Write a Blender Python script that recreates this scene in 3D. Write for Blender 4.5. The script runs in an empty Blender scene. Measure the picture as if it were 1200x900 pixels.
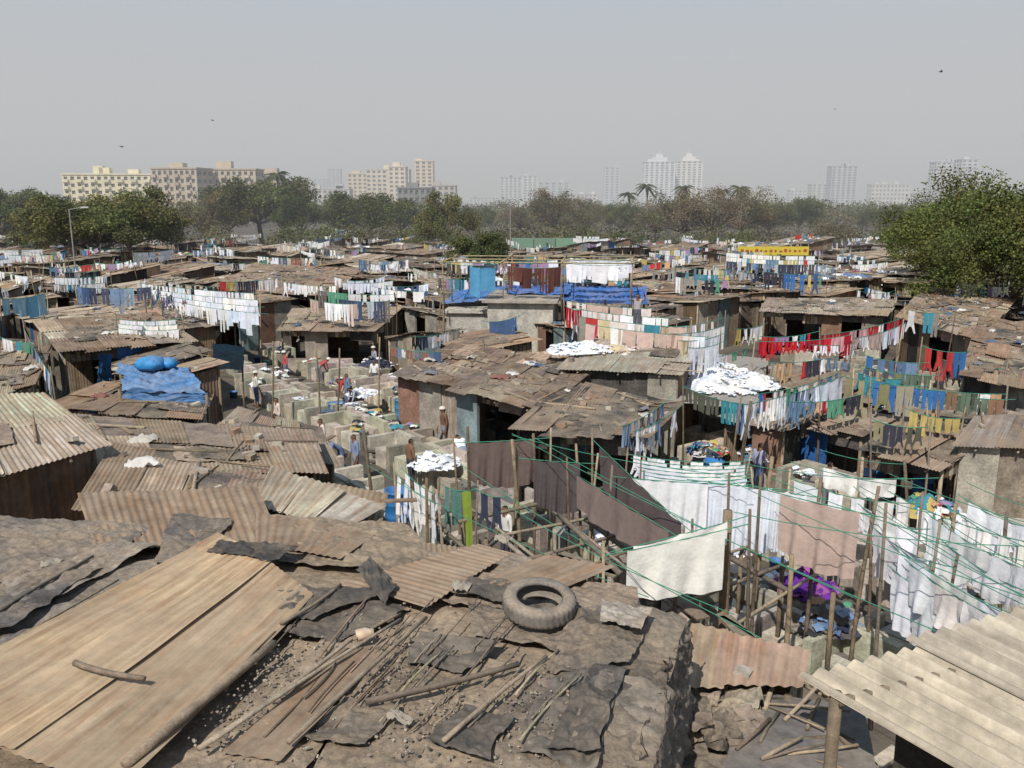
import bpy, math, random, numpy as np, time
from mathutils import Vector
T0=time.time()
R=random.Random(11)
NR=np.random.RandomState(5)
TH=math.atan(215/1000.0); CT,ST=math.cos(TH),math.sin(TH); CAMZ=9.0
def V(*a): return np.array(a,dtype=float)
def W(u,v,z):
    a=(u-600)/1000.0; b=(450-v)/1000.0
    d=V(a,CT+b*ST,-ST+b*CT); t=(z-CAMZ)/d[2]
    return V(0,0,CAMZ)+d*t
def Zat(v,y):
    b=(450-v)/1000.0
    return CAMZ+y*(-ST+b*CT)/(CT+b*ST)
def Xat(u,y): return (u-600)/1000.0*y*0.978
def nrm(v):
    l=np.linalg.norm(v); return v/l if l>1e-9 else v
# ---------------- materials
MATS={}
def mat(name,rough=.9,var=.35,scale=2.5,bump=.3,bscale=14,dust=0,dustcol=(.34,.27,.2),transl=0,streak=0,metal=0,spec=.3,rust=(.23,.12,.06),fine=.2):
    m=bpy.data.materials.new(name); m.use_nodes=True; nt=m.node_tree; N=nt.nodes; L=nt.links
    bs=N['Principled BSDF']; out=N['Material Output']
    bs.inputs['Roughness'].default_value=rough; bs.inputs['Metallic'].default_value=metal
    bs.inputs['Specular IOR Level'].default_value=spec
    at=N.new('ShaderNodeAttribute'); at.attribute_name='Col'
    tc=N.new('ShaderNodeTexCoord')
    def noi(sc,det,vec,rgh=.6):
        n=N.new('ShaderNodeTexNoise'); n.inputs['Scale'].default_value=sc; n.inputs['Detail'].default_value=det; n.inputs['Roughness'].default_value=rgh
        L.new(vec,n.inputs['Vector']); return n
    def mr(src,a,b,c,d):
        n=N.new('ShaderNodeMapRange'); n.inputs[1].default_value=a;n.inputs[2].default_value=b;n.inputs[3].default_value=c;n.inputs[4].default_value=d
        L.new(src,n.inputs[0]); return n
    def mul(a,b):
        n=N.new('ShaderNodeVectorMath'); n.operation='MULTIPLY'; L.new(a,n.inputs[0]); L.new(b,n.inputs[1]); return n
    n1=noi(scale,4,tc.outputs['Object']); r1=mr(n1.outputs['Fac'],.3,.7,1-var,1+var)
    col=mul(at.outputs['Color'],r1.outputs[0]).outputs[0]
    if streak:
        mp=N.new('ShaderNodeMapping'); mp.inputs['Scale'].default_value=(7,.45,1); L.new(tc.outputs['UV'],mp.inputs['Vector'])
        n2=noi(1.6,4,mp.outputs['Vector'],.65)
        r2=mr(n2.outputs['Fac'],.42,.68,0,streak)
        mx=N.new('ShaderNodeMix'); mx.data_type='RGBA'; L.new(r2.outputs[0],mx.inputs['Factor']); L.new(col,mx.inputs['A']); mx.inputs['B'].default_value=(*rust,1)
        n5=noi(.9,2,mp.outputs['Vector']); 
        r5=mr(n5.outputs['Fac'],.3,.7,.68,1.22)
        col=mul(mx.outputs['Result'],r5.outputs[0]).outputs[0]
    if dust:
        ge=N.new('ShaderNodeNewGeometry'); sx=N.new('ShaderNodeSeparateXYZ'); L.new(ge.outputs['Normal'],sx.inputs[0])
        ab=N.new('ShaderNodeMath'); ab.operation='ABSOLUTE'; L.new(sx.outputs['Z'],ab.inputs[0])
        n3=noi(.9,6,tc.outputs['Object'],.72); r3=mr(n3.outputs['Fac'],.40,.60,0,dust)
        mm=N.new('ShaderNodeMath'); mm.operation='MULTIPLY'; L.new(r3.outputs[0],mm.inputs[0]); L.new(ab.outputs[0],mm.inputs[1])
        mx=N.new('ShaderNodeMix'); mx.data_type='RGBA'; L.new(mm.outputs[0],mx.inputs['Factor']); L.new(col,mx.inputs['A']); mx.inputs['B'].default_value=(*dustcol,1)
        col=mx.outputs['Result']
    if bump:
        n4=noi(bscale,5,tc.outputs['Object'],.72); bp=N.new('ShaderNodeBump'); bp.inputs['Strength'].default_value=bump; bp.inputs['Distance'].default_value=.03
        L.new(n4.outputs['Fac'],bp.inputs['Height']); L.new(bp.outputs[0],bs.inputs['Normal'])
        if fine:
            r6=mr(n4.outputs['Fac'],.35,.65,1-fine,1+fine); col=mul(col,r6.outputs[0]).outputs[0]
    L.new(col,bs.inputs['Base Color'])
    if transl:
        tr=N.new('ShaderNodeBsdfTranslucent'); L.new(col,tr.inputs['Color']); ms=N.new('ShaderNodeMixShader'); ms.inputs[0].default_value=transl
        L.new(bs.outputs[0],ms.inputs[1]); L.new(tr.outputs[0],ms.inputs[2]); L.new(ms.outputs[0],out.inputs['Surface'])
    MATS[name]=m
mat('tin_sheet',.75,.32,1.7,.22,9,dust=.6,streak=.75,dustcol=(.30,.235,.17),fine=.12)
mat('rusty_sheet',.8,.3,1.1,.2,7,dust=.5,streak=.9,dustcol=(.34,.27,.19),rust=(.25,.13,.065),fine=.10)
mat('asbestos_sheet',.95,.28,2.0,.25,9,dust=.4,dustcol=(.31,.26,.20),streak=.4,rust=(.18,.15,.12),fine=.14)
mat('tarpaulin',.85,.4,2.5,.8,13,dust=.7,dustcol=(.27,.21,.15),fine=.28)
mat('plastic_sheet',.6,.25,3,.35,9,dust=.3)
mat('cloth',.95,.1,4,.5,9,transl=.2,spec=.1,fine=.06)
mat('wood',.9,.35,6,.4,30,dust=.3)
mat('concrete',.92,.35,1.8,.5,14,dust=.3,dustcol=(.28,.24,.19),fine=.25)
mat('rubber',.85,.3,6,.3,30,dust=.7)
mat('leaf',.7,.25,.5,0,transl=.25)
mat('bark',.95,.3,4,.5,10)
mat('facade',.9,.12,.15,0)
mat('glass_dark',.4,.1,.3,0)
mat('skin',.7,.1,5,.1,30,fine=0)
mat('plastic',.5,.15,5,.1,20,dust=.3,fine=.1)
mat('rope',.9,.2,5,0)
MN=list(MATS)
MI={n:i for i,n in enumerate(MN)}
# ---------------- mesh builder (quads)
class MB:
    def __init__(s): s.v=[];s.f=[];s.c=[];s.m=[];s.s=[];s.u=[];s.n=0
    def add(s,v,f,col,m,smooth=False,uv=None,cols=None):
        v=np.asarray(v,float).reshape(-1,3); f=np.asarray(f,int).reshape(-1,4)
        s.v.append(v); s.f.append(f+s.n); s.n+=len(v)
        k=len(f)
        s.c.append(np.tile(np.array(col[:3],float),(k,1)) if cols is None else cols)
        s.m.append(np.full(k,MI[m])); s.s.append(np.full(k,smooth))
        if uv is None: s.u.append(v[f][:,:,:2].reshape(-1,2))
        else: s.u.append(np.asarray(uv)[f].reshape(-1,2))
    def obj(s,name,loc=None):
        v=np.concatenate(s.v); f=np.concatenate(s.f); c=np.concatenate(s.c); m=np.concatenate(s.m); sm=np.concatenate(s.s); u=np.concatenate(s.u)
        me=bpy.data.meshes.new(name); me.vertices.add(len(v)); me.vertices.foreach_set('co',v.ravel())
        me.loops.add(f.size); me.loops.foreach_set('vertex_index',f.ravel())
        me.polygons.add(len(f)); me.polygons.foreach_set('loop_start',np.arange(0,f.size,4))
        used=sorted(set(m.tolist())); mp={k:i for i,k in enumerate(used)}
        for k in used: me.materials.append(MATS[MN[k]])
        me.polygons.foreach_set('material_index',np.array([mp[k] for k in m.tolist()]))
        me.polygons.foreach_set('use_smooth',sm)
        me.update(calc_edges=True)
        a=me.attributes.new('Col','FLOAT_COLOR','CORNER')
        cc=np.ones((len(f),4,4)); cc[:,:,:3]=c[:,None,:]; a.data.foreach_set('color',cc.ravel())
        ul=me.uv_layers.new(name='UVMap'); ul.data.foreach_set('uv',u.ravel())
        o=bpy.data.objects.new(name,me); bpy.context.scene.collection.objects.link(o)
        if loc is not None: o.location=loc
        return o
def gf(nu,nv):
    i=np.arange(nv)[:,None]*(nu+1)+np.arange(nu)[None,:]
    return np.stack([i,i+1,i+nu+2,i+nu+1],-1).reshape(-1,4)
def bil(A,B,C,D,nu,nv):
    s=np.linspace(0,1,nu+1)[None,:,None]; t=np.linspace(0,1,nv+1)[:,None,None]
    return (1-s)*(1-t)*A+s*(1-t)*B+s*t*C+(1-s)*t*D
def fn(x,y,seed,k=1.0,oct=5):
    r=random.Random(seed); o=0;a=1
    for i in range(oct):
        for j in range(2):
            th=r.random()*6.28; ph=r.random()*6.28; q=k*(1.7**i)*(.7+.6*r.random())
            o=o+a*np.sin((q*math.cos(th))*x+(q*math.sin(th))*y+ph)
        a*=.6
    return o/4
def crump(x,y,seed,k):
    return np.abs(fn(x,y,seed,k,4))*-1.0+.6*np.abs(fn(x,y,seed+7,k*2.2,3))+.3*fn(x,y,seed+3,k*.4,2)
def corr(mb,A,B,C,D,pitch=.09,amp=.014,col=(.3,.24,.18),m='tin_sheet',segs=4,nv=4,warp=.02,zf=None):
    w=np.linalg.norm(B-A); nu=max(4,min(260,int(w/pitch*segs)))
    P=bil(A,B,C,D,nu,nv); n=nrm(np.cross(B-A,D-A)); 
    if n[2]<0:n=-n
    s=np.linspace(0,1,nu+1)[None,:]; t=np.linspace(0,1,nv+1)[:,None]
    l=np.linalg.norm(D-A); sd=R.randrange(99999)
    h=amp*np.sin(2*math.pi*s*w/pitch)+warp*fn(s*w+0*t,t*l+0*s,sd,1.3,3)
    P=P+h[:,:,None]*n
    if zf is not None: P[:,:,2]+=zf(P[:,:,0],P[:,:,1])
    uo=R.random()*50
    uv=np.stack([s*w+0*t+uo,t*l+0*s+uo],-1).reshape(-1,2)
    mb.add(P,gf(nu,nv),col,m,True,uv)
def tarp(mb,A,B,C,D,n=14,amp=.05,col=(.2,.17,.14),m='tarpaulin',k=5,rag=.08,zf=None,n2=None):
    nv=n2 or n
    P=bil(A,B,C,D,n,nv); no=nrm(np.cross(B-A,D-A))
    if no[2]<-.01:no=-no
    w=np.linalg.norm(B-A); l=np.linalg.norm(D-A)
    s=np.linspace(0,1,n+1)[None,:]*w+np.zeros((nv+1,1)); t=np.linspace(0,1,nv+1)[:,None]*l+np.zeros((1,n+1))
    sd=R.randrange(99999)
    H=amp*crump(s,t,sd,k)
    if n>=26: H=H+amp*.34*crump(s,t,sd+31,k*3.3)
    P=P+H[:,:,None]*no+(rag*fn(s,t,sd+1,k*.8,4))[:,:,None]*nrm(B-A)+(rag*fn(s,t,sd+2,k*.8,4))[:,:,None]*nrm(D-A)
    if zf is not None: P[:,:,2]+=zf(P[:,:,0],P[:,:,1])
    mb.add(P,gf(n,nv),col,m,True)
BOXF=np.array([[0,3,2,1],[4,5,6,7],[0,1,5,4],[1,2,6,5],[2,3,7,6],[3,0,4,7]])
def box(mb,c,ax,ay,az,col,m):
    c=np.asarray(c,float);v=[]
    for z in(-1,1):
        for x,y in((-1,-1),(1,-1),(1,1),(-1,1)): v.append(c+ax*x+ay*y+az*z)
    mb.add(v,BOXF,col,m)
def abox(mb,x0,y0,z0,x1,y1,z1,col,m,T=None):
    v=[]
    for z in(z0,z1):
        for x,y in((x0,y0),(x1,y0),(x1,y1),(x0,y1)): v.append((x,y,z))
    v=np.array(v,float)
    if T is not None: v=T(v)
    mb.add(v,BOXF,col,m)
def rod(mb,p,q,r0=.03,r1=None,col=(.16,.12,.08),m='wood',n=6,bend=0,seg=1):
    r1=r0 if r1 is None else r1
    d=nrm(q-p); a=nrm(np.cross(d,V(0,0,1) if abs(d[2])<.9 else V(1,0,0))); b=np.cross(d,a)
    th=np.arange(n)*2*math.pi/n; ring=np.cos(th)[:,None]*a+np.sin(th)[:,None]*b
    vs=[]
    bd=V(R.uniform(-1,1),R.uniform(-1,1),R.uniform(-.3,.3))*bend
    for i in range(seg+1):
        t=i/seg; vs.append(p+(q-p)*t+bd*math.sin(math.pi*t)+ring*(r0+(r1-r0)*t))
    v=np.concatenate(vs); f=[]
    for i in range(seg):
        for j in range(n): f.append([i*n+j,i*n+(j+1)%n,(i+1)*n+(j+1)%n,(i+1)*n+j])
    if n==6:
        f+= [[0,3,2,1],[0,5,4,3]]; o=seg*n; f+=[[o,o+1,o+2,o+3],[o,o+3,o+4,o+5]]
    mb.add(v,f,col,m,True)
def plank(mb,p,q,w,t,col,m='wood'):
    d=(q-p)/2; s=nrm(np.cross(d,V(0,0,1)))*w/2; u=nrm(np.cross(s,d))*t/2
    box(mb,(p+q)/2,d,s,u,col,m)
def rope(mb,p,q,sag=.1,r=.01,col=(.05,.22,.14),n=10):
    t=np.linspace(0,1,n+1)[:,None]; P=p+(q-p)*t; P[:,2]-=(4*sag*t*(1-t))[:,0]
    a=nrm(np.cross(q-p,V(0,0,1)))*r; b=V(0,0,r)
    v=np.concatenate([P+a,P+b,P-a,P-b]); k=n+1;f=[]
    for j in range(4):
        for i in range(n): f.append([j*k+i,j*k+i+1,((j+1)%4)*k+i+1,((j+1)%4)*k+i])
    mb.add(v,f,col,'rope',True); return P
def lathe(mb,c,prof,n,col,m,axis=V(0,0,1),rfun=None):
    axis=nrm(axis); a=nrm(np.cross(axis,V(0,1,0) if abs(axis[1])<.9 else V(1,0,0))); b=np.cross(axis,a)
    th=np.arange(n)*2*math.pi/n; v=[]
    for (r,z) in prof:
        rr=np.full(n,r) if rfun is None else rfun(r,z,th)
        v.append(c+axis*z+(np.cos(th)*rr)[:,None]*a+(np.sin(th)*rr)[:,None]*b)
    v=np.concatenate(v); f=[]
    for i in range(len(prof)-1):
        for j in range(n): f.append([i*n+j,i*n+(j+1)%n,(i+1)*n+(j+1)%n,(i+1)*n+j])
    mb.add(v,f,col,m,True)
def stone(mb,p,s,col):
    ax=V(R.uniform(-1,1),R.uniform(-1,1),R.uniform(-.3,.3)); ax=nrm(ax); ay=nrm(np.cross(V(0,0,1),ax)); az=np.cross(ax,ay)
    box(mb,p,ax*s*R.uniform(.4,.8),ay*s*R.uniform(.3,.5),az*s*R.uniform(.2,.35),col,'concrete')
def jc(c,j=.15):
    k=1+R.uniform(-j,j)*1.6; return tuple(max(.005,x*k*(1+R.uniform(-j,j)*.35)) for x in c)
TINC=[(.29,.215,.15),(.23,.165,.115),(.34,.265,.185),(.18,.13,.09),(.37,.31,.235),(.14,.105,.08),(.30,.185,.115),(.43,.385,.315),(.25,.225,.195)]
ASB=[(.38,.345,.29),(.44,.40,.34),(.31,.285,.24),(.34,.295,.23)]
DKR=[(.12,.10,.085),(.17,.135,.11),(.09,.08,.075),(.22,.17,.13)]
TARPC=[(.08,.072,.066),(.15,.12,.10),(.22,.18,.145),(.045,.042,.04),(.27,.22,.165),(.10,.09,.08)]
WOODC=[(.20,.15,.10),(.12,.09,.065),(.30,.24,.17),(.16,.13,.10)]
WHT=[(.78,.79,.82),(.72,.74,.80),(.80,.79,.76),(.66,.70,.80),(.74,.74,.74)]
DRK=[(.03,.035,.06),(.05,.06,.10),(.04,.04,.045),(.10,.09,.09),(.06,.07,.12),(.16,.14,.13)]
RED=[(.5,.02,.03),(.42,.015,.03),(.55,.03,.05),(.35,.02,.04),(.5,.02,.03),(.55,.3,.33)]
JEAN=[(.10,.16,.28),(.16,.24,.38),(.06,.10,.2),(.25,.33,.45),(.4,.45,.52)]
PINK=[(.62,.45,.42),(.70,.6,.54),(.72,.66,.62),(.55,.42,.36),(.6,.5,.32),(.75,.72,.7)]
MIX=[(.45,.05,.05),(.05,.16,.40),(.50,.40,.14),(.10,.28,.18),(.75,.75,.78),(.05,.05,.07),(.33,.22,.38),(.55,.34,.2),(.12,.2,.3),(.3,.28,.25),(.6,.6,.62),(.06,.25,.34)]
OLV=[(.20,.19,.10),(.28,.25,.15),(.12,.16,.12),(.35,.3,.22),(.1,.1,.08),(.25,.15,.1),(.05,.25,.3)]
CLO=MIX+WHT+DRK[:2]
DULL=[(.35,.32,.28),(.2,.2,.22),(.5,.47,.42),(.25,.12,.1),(.1,.14,.22),(.6,.58,.55)]
# ---------------- roofs and shacks
def roof(mb,A,B,C,D,det=1,cols=TINC,ptarp=.25,debris=1.0,pitch=.09,cellw=.95,celll=2.2,messy=1.0,m='tin_sheet',amp=None,tc=TARPC):
    w=(np.linalg.norm(B-A)+np.linalg.norm(C-D))/2; l=(np.linalg.norm(D-A)+np.linalg.norm(C-B))/2
    nu=max(1,round(w/cellw)); nv=max(1,round(l/celll))
    def P(s,t): return (1-s)*(1-t)*A+s*(1-t)*B+s*t*C+(1-s)*t*D
    n=nrm(np.cross(B-A,D-A)); 
    if n[2]<0:n=-n
    base=R.choice(cols)
    for j in range(nv):
        for i in range(nu):
            e=.06/nu+R.uniform(0,.04)/nu; e2=(.05+R.uniform(0,.14)*messy)/nv
            s0,s1=i/nu-e,(i+1)/nu+e; t0,t1=j/nv-e2,(j+1)/nv+e2
            sk=R.uniform(-.08,.08)*messy/nu
            q=[P(s0,t0),P(s1,t0),P(s1+sk,t1),P(s0+sk,t1)]
            off=R.uniform(0,.06)*messy+.02*((i+j)%2)
            q=[x+n*(off+R.uniform(0,.05)*messy) for x in q]
            c=jc(base if R.random()<.5 else R.choice(cols),.2)
            if R.random()<ptarp: tarp(mb,*q,n=8 if det<2 else 16,amp=.06,col=jc(R.choice(tc)),k=4,rag=.06)
            else: corr(mb,*q,pitch=pitch if det>1 else (.13 if det==1 else .22),amp=amp or (.013 if det>1 else .022),col=c,m=m,segs=6 if det>2 else (4 if det>1 else 3),nv=4 if det>1 else 2,warp=.02*messy)
    ar=w*l
    for k in range(int(ar*.16*debris*messy+R.random())):
        s,t=R.uniform(.05,.7),R.uniform(.05,.75); ds,dt=R.uniform(.6,1.9)/w,R.uniform(.6,2.0)/l
        a=R.uniform(-.4,.4)
        q=[P(s,t),P(min(1.02,s+ds),t+a*.1),P(min(1.02,s+ds+a*.1),min(1.03,t+dt)),P(s+a*.1,min(1.03,t+dt))]
        tarp(mb,*[x+n*(.085+R.uniform(0,.02)) for x in q],n=8 if det<2 else 18,amp=.05,col=jc(R.choice(tc)),k=5,rag=.09)
    for k in range(int(ar*.3*debris+R.random())):
        s,t=R.uniform(.0,1),R.uniform(.0,1); p=P(s,t)+n*.1; th=R.gauss(0,.5)+(0 if R.random()<.6 else 1.57)
        d=nrm(B-A)*math.sin(th)+nrm(D-A)*math.cos(th); L_=R.uniform(.5,2.6)
        if R.random()<.5: rod(mb,p,p+d*L_+n*R.uniform(0,.05),R.uniform(.015,.035),col=jc(R.choice(WOODC)),bend=.04,seg=2)
        else: plank(mb,p,p+d*L_*.7,R.uniform(.06,.16),.025,jc(R.choice(WOODC)))
    for k in range(int(ar*.4*debris+R.random())):
        p=P(R.random(),R.random())+n*.11; stone(mb,p,R.uniform(.08,.22),jc(R.choice([(.3,.25,.2),(.26,.17,.12),(.2,.17,.14),(.34,.3,.25)])))
    for k in range(int(ar*.06*debris+R.random()*.8)):
        p=P(R.uniform(.1,.9),R.uniform(.1,.9))+n*.12; rag(mb,p,R.uniform(.15,.35),R.choice(DULL))
    if det<2 and R.random()<.12:
        pal=R.choice([WHT,CLO,JEAN+WHT])
        for k in range(12):
            p=P(R.uniform(.1,.9),R.uniform(.1,.9))+n*.12; rag(mb,p,R.uniform(.2,.45),R.choice(pal))
def rag(mb,p,s,col,n=7):
    a=R.uniform(0,6.28); ca,sa=math.cos(a),math.sin(a)
    u=np.linspace(-1,1,n+1)[None,:]+np.zeros((n+1,1)); v=u.T; asp=R.uniform(.45,1); sd=R.randrange(99999)
    q2=u*u+v*v; rr=np.maximum(np.abs(u),np.abs(v))/np.sqrt(q2+1e-6); rr=.35+.65*rr
    X=u*rr*(1+.3*fn(u,v,sd,2.2,3)); Y=v*rr*asp*(1+.3*fn(u,v,sd+1,2.2,3)); Z=.32*(1-.6*q2)+.55*crump(u,v,sd+2,2.6)
    P=np.stack([p[0]+s*(X*ca-Y*sa),p[1]+s*(X*sa+Y*ca),p[2]+s*Z],-1)
    mb.add(P,gf(n,n),col,'cloth',True)
def wallpanel(mb,a,b,z0,za,zb,kind,col,det):
    A=V(a[0],a[1],z0);B=V(b[0],b[1],z0);C=V(b[0],b[1],zb);D=V(a[0],a[1],za)
    if kind=='corr':
        corr(mb,A,B,C,D,pitch=.12,amp=.016,col=col,m='tin_sheet',segs=4 if det>1 else 3,nv=2)
    elif kind=='tarp': tarp(mb,A,B,C,D,n=8,amp=.06,col=col,m='tarpaulin' ,k=4,rag=.03)
    elif kind=='blue': tarp(mb,A,B,C,D,n=8,amp=.06,col=col,m='plastic_sheet',k=4,rag=.03)
    elif kind=='wood':
        n=max(2,int(np.linalg.norm(B-A)/.18))
        for i in range(n):
            p=A+(B-A)*(i+.5)/n; h=(D+(C-D)*(i+.5)/n)[2]
            plank_v(mb,p,h-z0-R.uniform(0,.1),nrm(B-A),.085,jc(R.choice(WOODC),.3))
    elif kind=='brick':
        nn=nrm(np.cross(B-A,V(0,0,1)))*.06
        mb.add([A-nn,B-nn,B+nn,A+nn,D-nn,C-nn,C+nn,D+nn],BOXF,col,'concrete')
def plank_v(mb,p,h,d,w,col):
    n=nrm(np.cross(d,V(0,0,1)))*.012; box(mb,p+V(0,0,h/2)+n*R.uniform(-1,1),d*w,n,V(0,0,h/2),col,'wood')
OCC={}
def inpoly(x,y,poly):
    c=False;n=len(poly)
    for i in range(n):
        x1,y1=poly[i][:2];x2,y2=poly[(i+1)%n][:2]
        if (y1>y)!=(y2>y) and x<(x2-x1)*(y-y1)/(y2-y1)+x1:c=not c
    return c
def occupy(poly,tag=1):
    xs=[p[0] for p in poly];ys=[p[1] for p in poly]
    for i in range(int(min(xs)*2)-1,int(max(xs)*2)+2):
        for j in range(int(min(ys)*2)-1,int(max(ys)*2)+2):
            if inpoly(i/2,j/2,poly): OCC[(i,j)]=tag
def free(poly):
    xs=[p[0] for p in poly];ys=[p[1] for p in poly];n=0;k=0
    for i in range(int(min(xs)*2),int(max(xs)*2)+2):
        for j in range(int(min(ys)*2),int(max(ys)*2)+2):
            if inpoly(i/2,j/2,poly):
                n+=1; k+=((i,j) in OCC)
    return k<=.06*max(1,n)
def shack(A,B,C,D,name='tin_roof_shack',det=1,walls=True,occ=True,ends=None,popen=.36,**kw):
    mb=MB(); roof(mb,A,B,C,D,det=det,**kw)
    cen=(A+B+C+D)/4
    q=[cen+(x-cen)*V(.93,.93,1) for x in(A,B,C,D)]
    if occ: occupy(q)
    if walls:
        for k in range(4):
            a,b=q[k],q[(k+1)%4]; L_=np.linalg.norm((b-a)[:2]); n=max(1,round(L_/1.1)); sty=R.choice(['corr','wood','tarp','brick','corr'])
            for i in range(n):
                p=a+(b-a)*i/n; r=a+(b-a)*(i+1)/n; x=R.random()
                if x<popen: 
                    mb_l=R.uniform(.25,.6); 
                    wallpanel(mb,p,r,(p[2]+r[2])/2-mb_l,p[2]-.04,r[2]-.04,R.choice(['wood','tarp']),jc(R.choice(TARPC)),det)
                    if R.random()<.5: wallpanel(mb,p,r,0,.8,.8,'brick',jc((.3,.26,.22)),det)
                    continue
                kd=sty if x<.75 else R.choice(['corr','wood','tarp','brick','blue' if R.random()<.3 else 'tarp'])
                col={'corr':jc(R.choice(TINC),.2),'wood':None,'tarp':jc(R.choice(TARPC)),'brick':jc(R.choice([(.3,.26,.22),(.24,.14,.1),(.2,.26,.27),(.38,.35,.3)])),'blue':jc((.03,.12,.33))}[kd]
                if col: col=tuple(x_*.75 for x_ in col)  # walls darkened: their shade is put into the colour
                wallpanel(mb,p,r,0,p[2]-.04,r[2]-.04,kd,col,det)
            rod(mb,V(a[0],a[1],0),a-V(0,0,.02),.05,col=R.choice(WOODC))
    for k in range(3 if det>0 else 0):
        s=(k+.5)/3; p=A+(B-A)*s; r=D+(C-D)*s; d=nrm(r-p)
        rod(mb,p-d*.2-V(0,0,.06),r+d*.2-V(0,0,.06),.03,col=R.choice(WOODC))
    return mb.obj(name)
def S(pts,det=1,**kw):
    return shack(*[W(*p) for p in pts],det=det,**kw)
# ---------------- cloth items
def cq(mb,tl,tr,br,bl,nx,nz,amp,k,col,nn):
    P=bil(tl,tr,br,bl,nx,nz); s=np.linspace(0,1,nx+1)[None,:]; t=np.linspace(0,1,nz+1)[:,None]
    ph=R.uniform(0,6.28); ph2=R.uniform(0,6.28)
    h=amp*((.25+.75*t)*np.sin(k*s*6.28+ph+t*.9)+.5*t*np.sin(k*2.3*s*6.28+ph2+t*2)+.5*np.sin(t*4+ph2)*t)
    P=P+h[:,:,None]*nn; P[:,:,2]-=.012*np.abs(np.sin(s*9+ph))*t*2
    mb.add(P,gf(nx,nz),col,'cloth',True)
def garment(mb,p,q,kind,h,col,det):
    d=nrm(q-p); w=np.linalg.norm(q-p); nn=nrm(np.cross(d,V(0,0,1))); dn=V(0,0,-1); lean=nn*R.uniform(-.06,.06)*h
    nx,nz=(3,3) if det==0 else ((6,5) if det==1 else (26,14))
    if kind=='sheet':
        a=R.uniform(-.05,.05)*h
        cq(mb,p,q,q+dn*(h+a)+lean-d*w*R.uniform(0,.12),p+dn*(h-a)+lean+d*w*R.uniform(0,.12),nx,nz,.045+.02*(det==2),max(1,w*1.6),col,nn)
        if det==2: cq(mb,p,q,q+dn*h*.8-nn*.05,p+dn*h*.8-nn*.05,nx,nz,.03,max(1,w*1.5),col,-nn)
    elif kind=='shirt':
        b=w*.2
        cq(mb,p+d*b,q-d*b,q-d*b*1.1+dn*h*.72+lean,p+d*b*1.1+dn*h*.72+lean,nx,nz,.03,1.2,col,nn)
        cq(mb,p+d*b*1.05+dn*h*.5,p+d*b*2+dn*h*.7,p+d*b*.6+dn*h,p-d*b*.1+dn*h*.97,2,2,.02,1,col,nn)
        cq(mb,q-d*b*2+dn*h*.7,q-d*b*1.05+dn*h*.5,q+d*b*.1+dn*h*.97,q-d*b*.6+dn*h,2,2,.02,1,col,nn)
    elif kind=='trouser':
        m_=(p+q)/2; g=d*w*.06
        cq(mb,p,m_,m_-g*2+dn*h+lean,p+g+dn*h*.98+lean,max(2,nx//2),nz,.02,.7,col,nn)
        cq(mb,m_,q,q-g+dn*h+lean,m_+g+dn*h*.97+lean,max(2,nx//2),nz,.02,.7,col,nn)
def clothesline(p,q,pal,kinds,h,wd,det=1,frac=.93,sag=.12,name='clothesline',posts=True,gnd=0,ropecol=(.05,.2,.14),two=False):
    mb=MB(); L_=np.linalg.norm(q-p)
    rope(mb,p,q,sag,.010 if det>1 else .012,ropecol)
    if two: rope(mb,p+V(0,0,.35),q+V(0,0,.3),sag*.5,.008,ropecol)
    if posts:
        for e in(p,q):
            g=e+V(R.uniform(-.25,.25),R.uniform(-.25,.25),0); g[2]=gnd
            rod(mb,g,e+(e-g)*.1/max(.5,e[2]-gnd)+V(0,0,R.uniform(.05,.25)),.04,.022,col=jc(R.choice(WOODC)),bend=.06,seg=3)
    x=.1
    def pt(x):
        t=x/L_; r=p+(q-p)*t; r[2]-=4*sag*t*(1-t); return r
    pc=R.choice(pal); runk=R.choice(kinds); rh=1; wf=1
    while x<L_-.2:
        if R.random()<.5: pc=R.choice(pal)
        if R.random()<.35: runk=R.choice(kinds)
        if R.random()<.4: rh=R.uniform(.5,1.1); wf=R.uniform(.7,1.25)
        w=wd*wf*R.uniform(.7,1.2)*(1.5 if runk=='sheet' else 1)
        if x+w>L_: break
        if R.random()<frac:
            garment(mb,pt(x),pt(x+w*.97),runk,h*rh*R.uniform(.8,1.15),jc(pc,.08),det)
        x+=w*(R.uniform(.6,1.15) if det<2 else R.uniform(.85,1.1))
    return mb.obj(name)
def CL(u0,v0,z0,u1,v1,z1,pal,kinds,h,wd,**kw):
    return clothesline(W(u0,v0,z0),W(u1,v1,z1),pal,kinds,h,wd,**kw)
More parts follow.
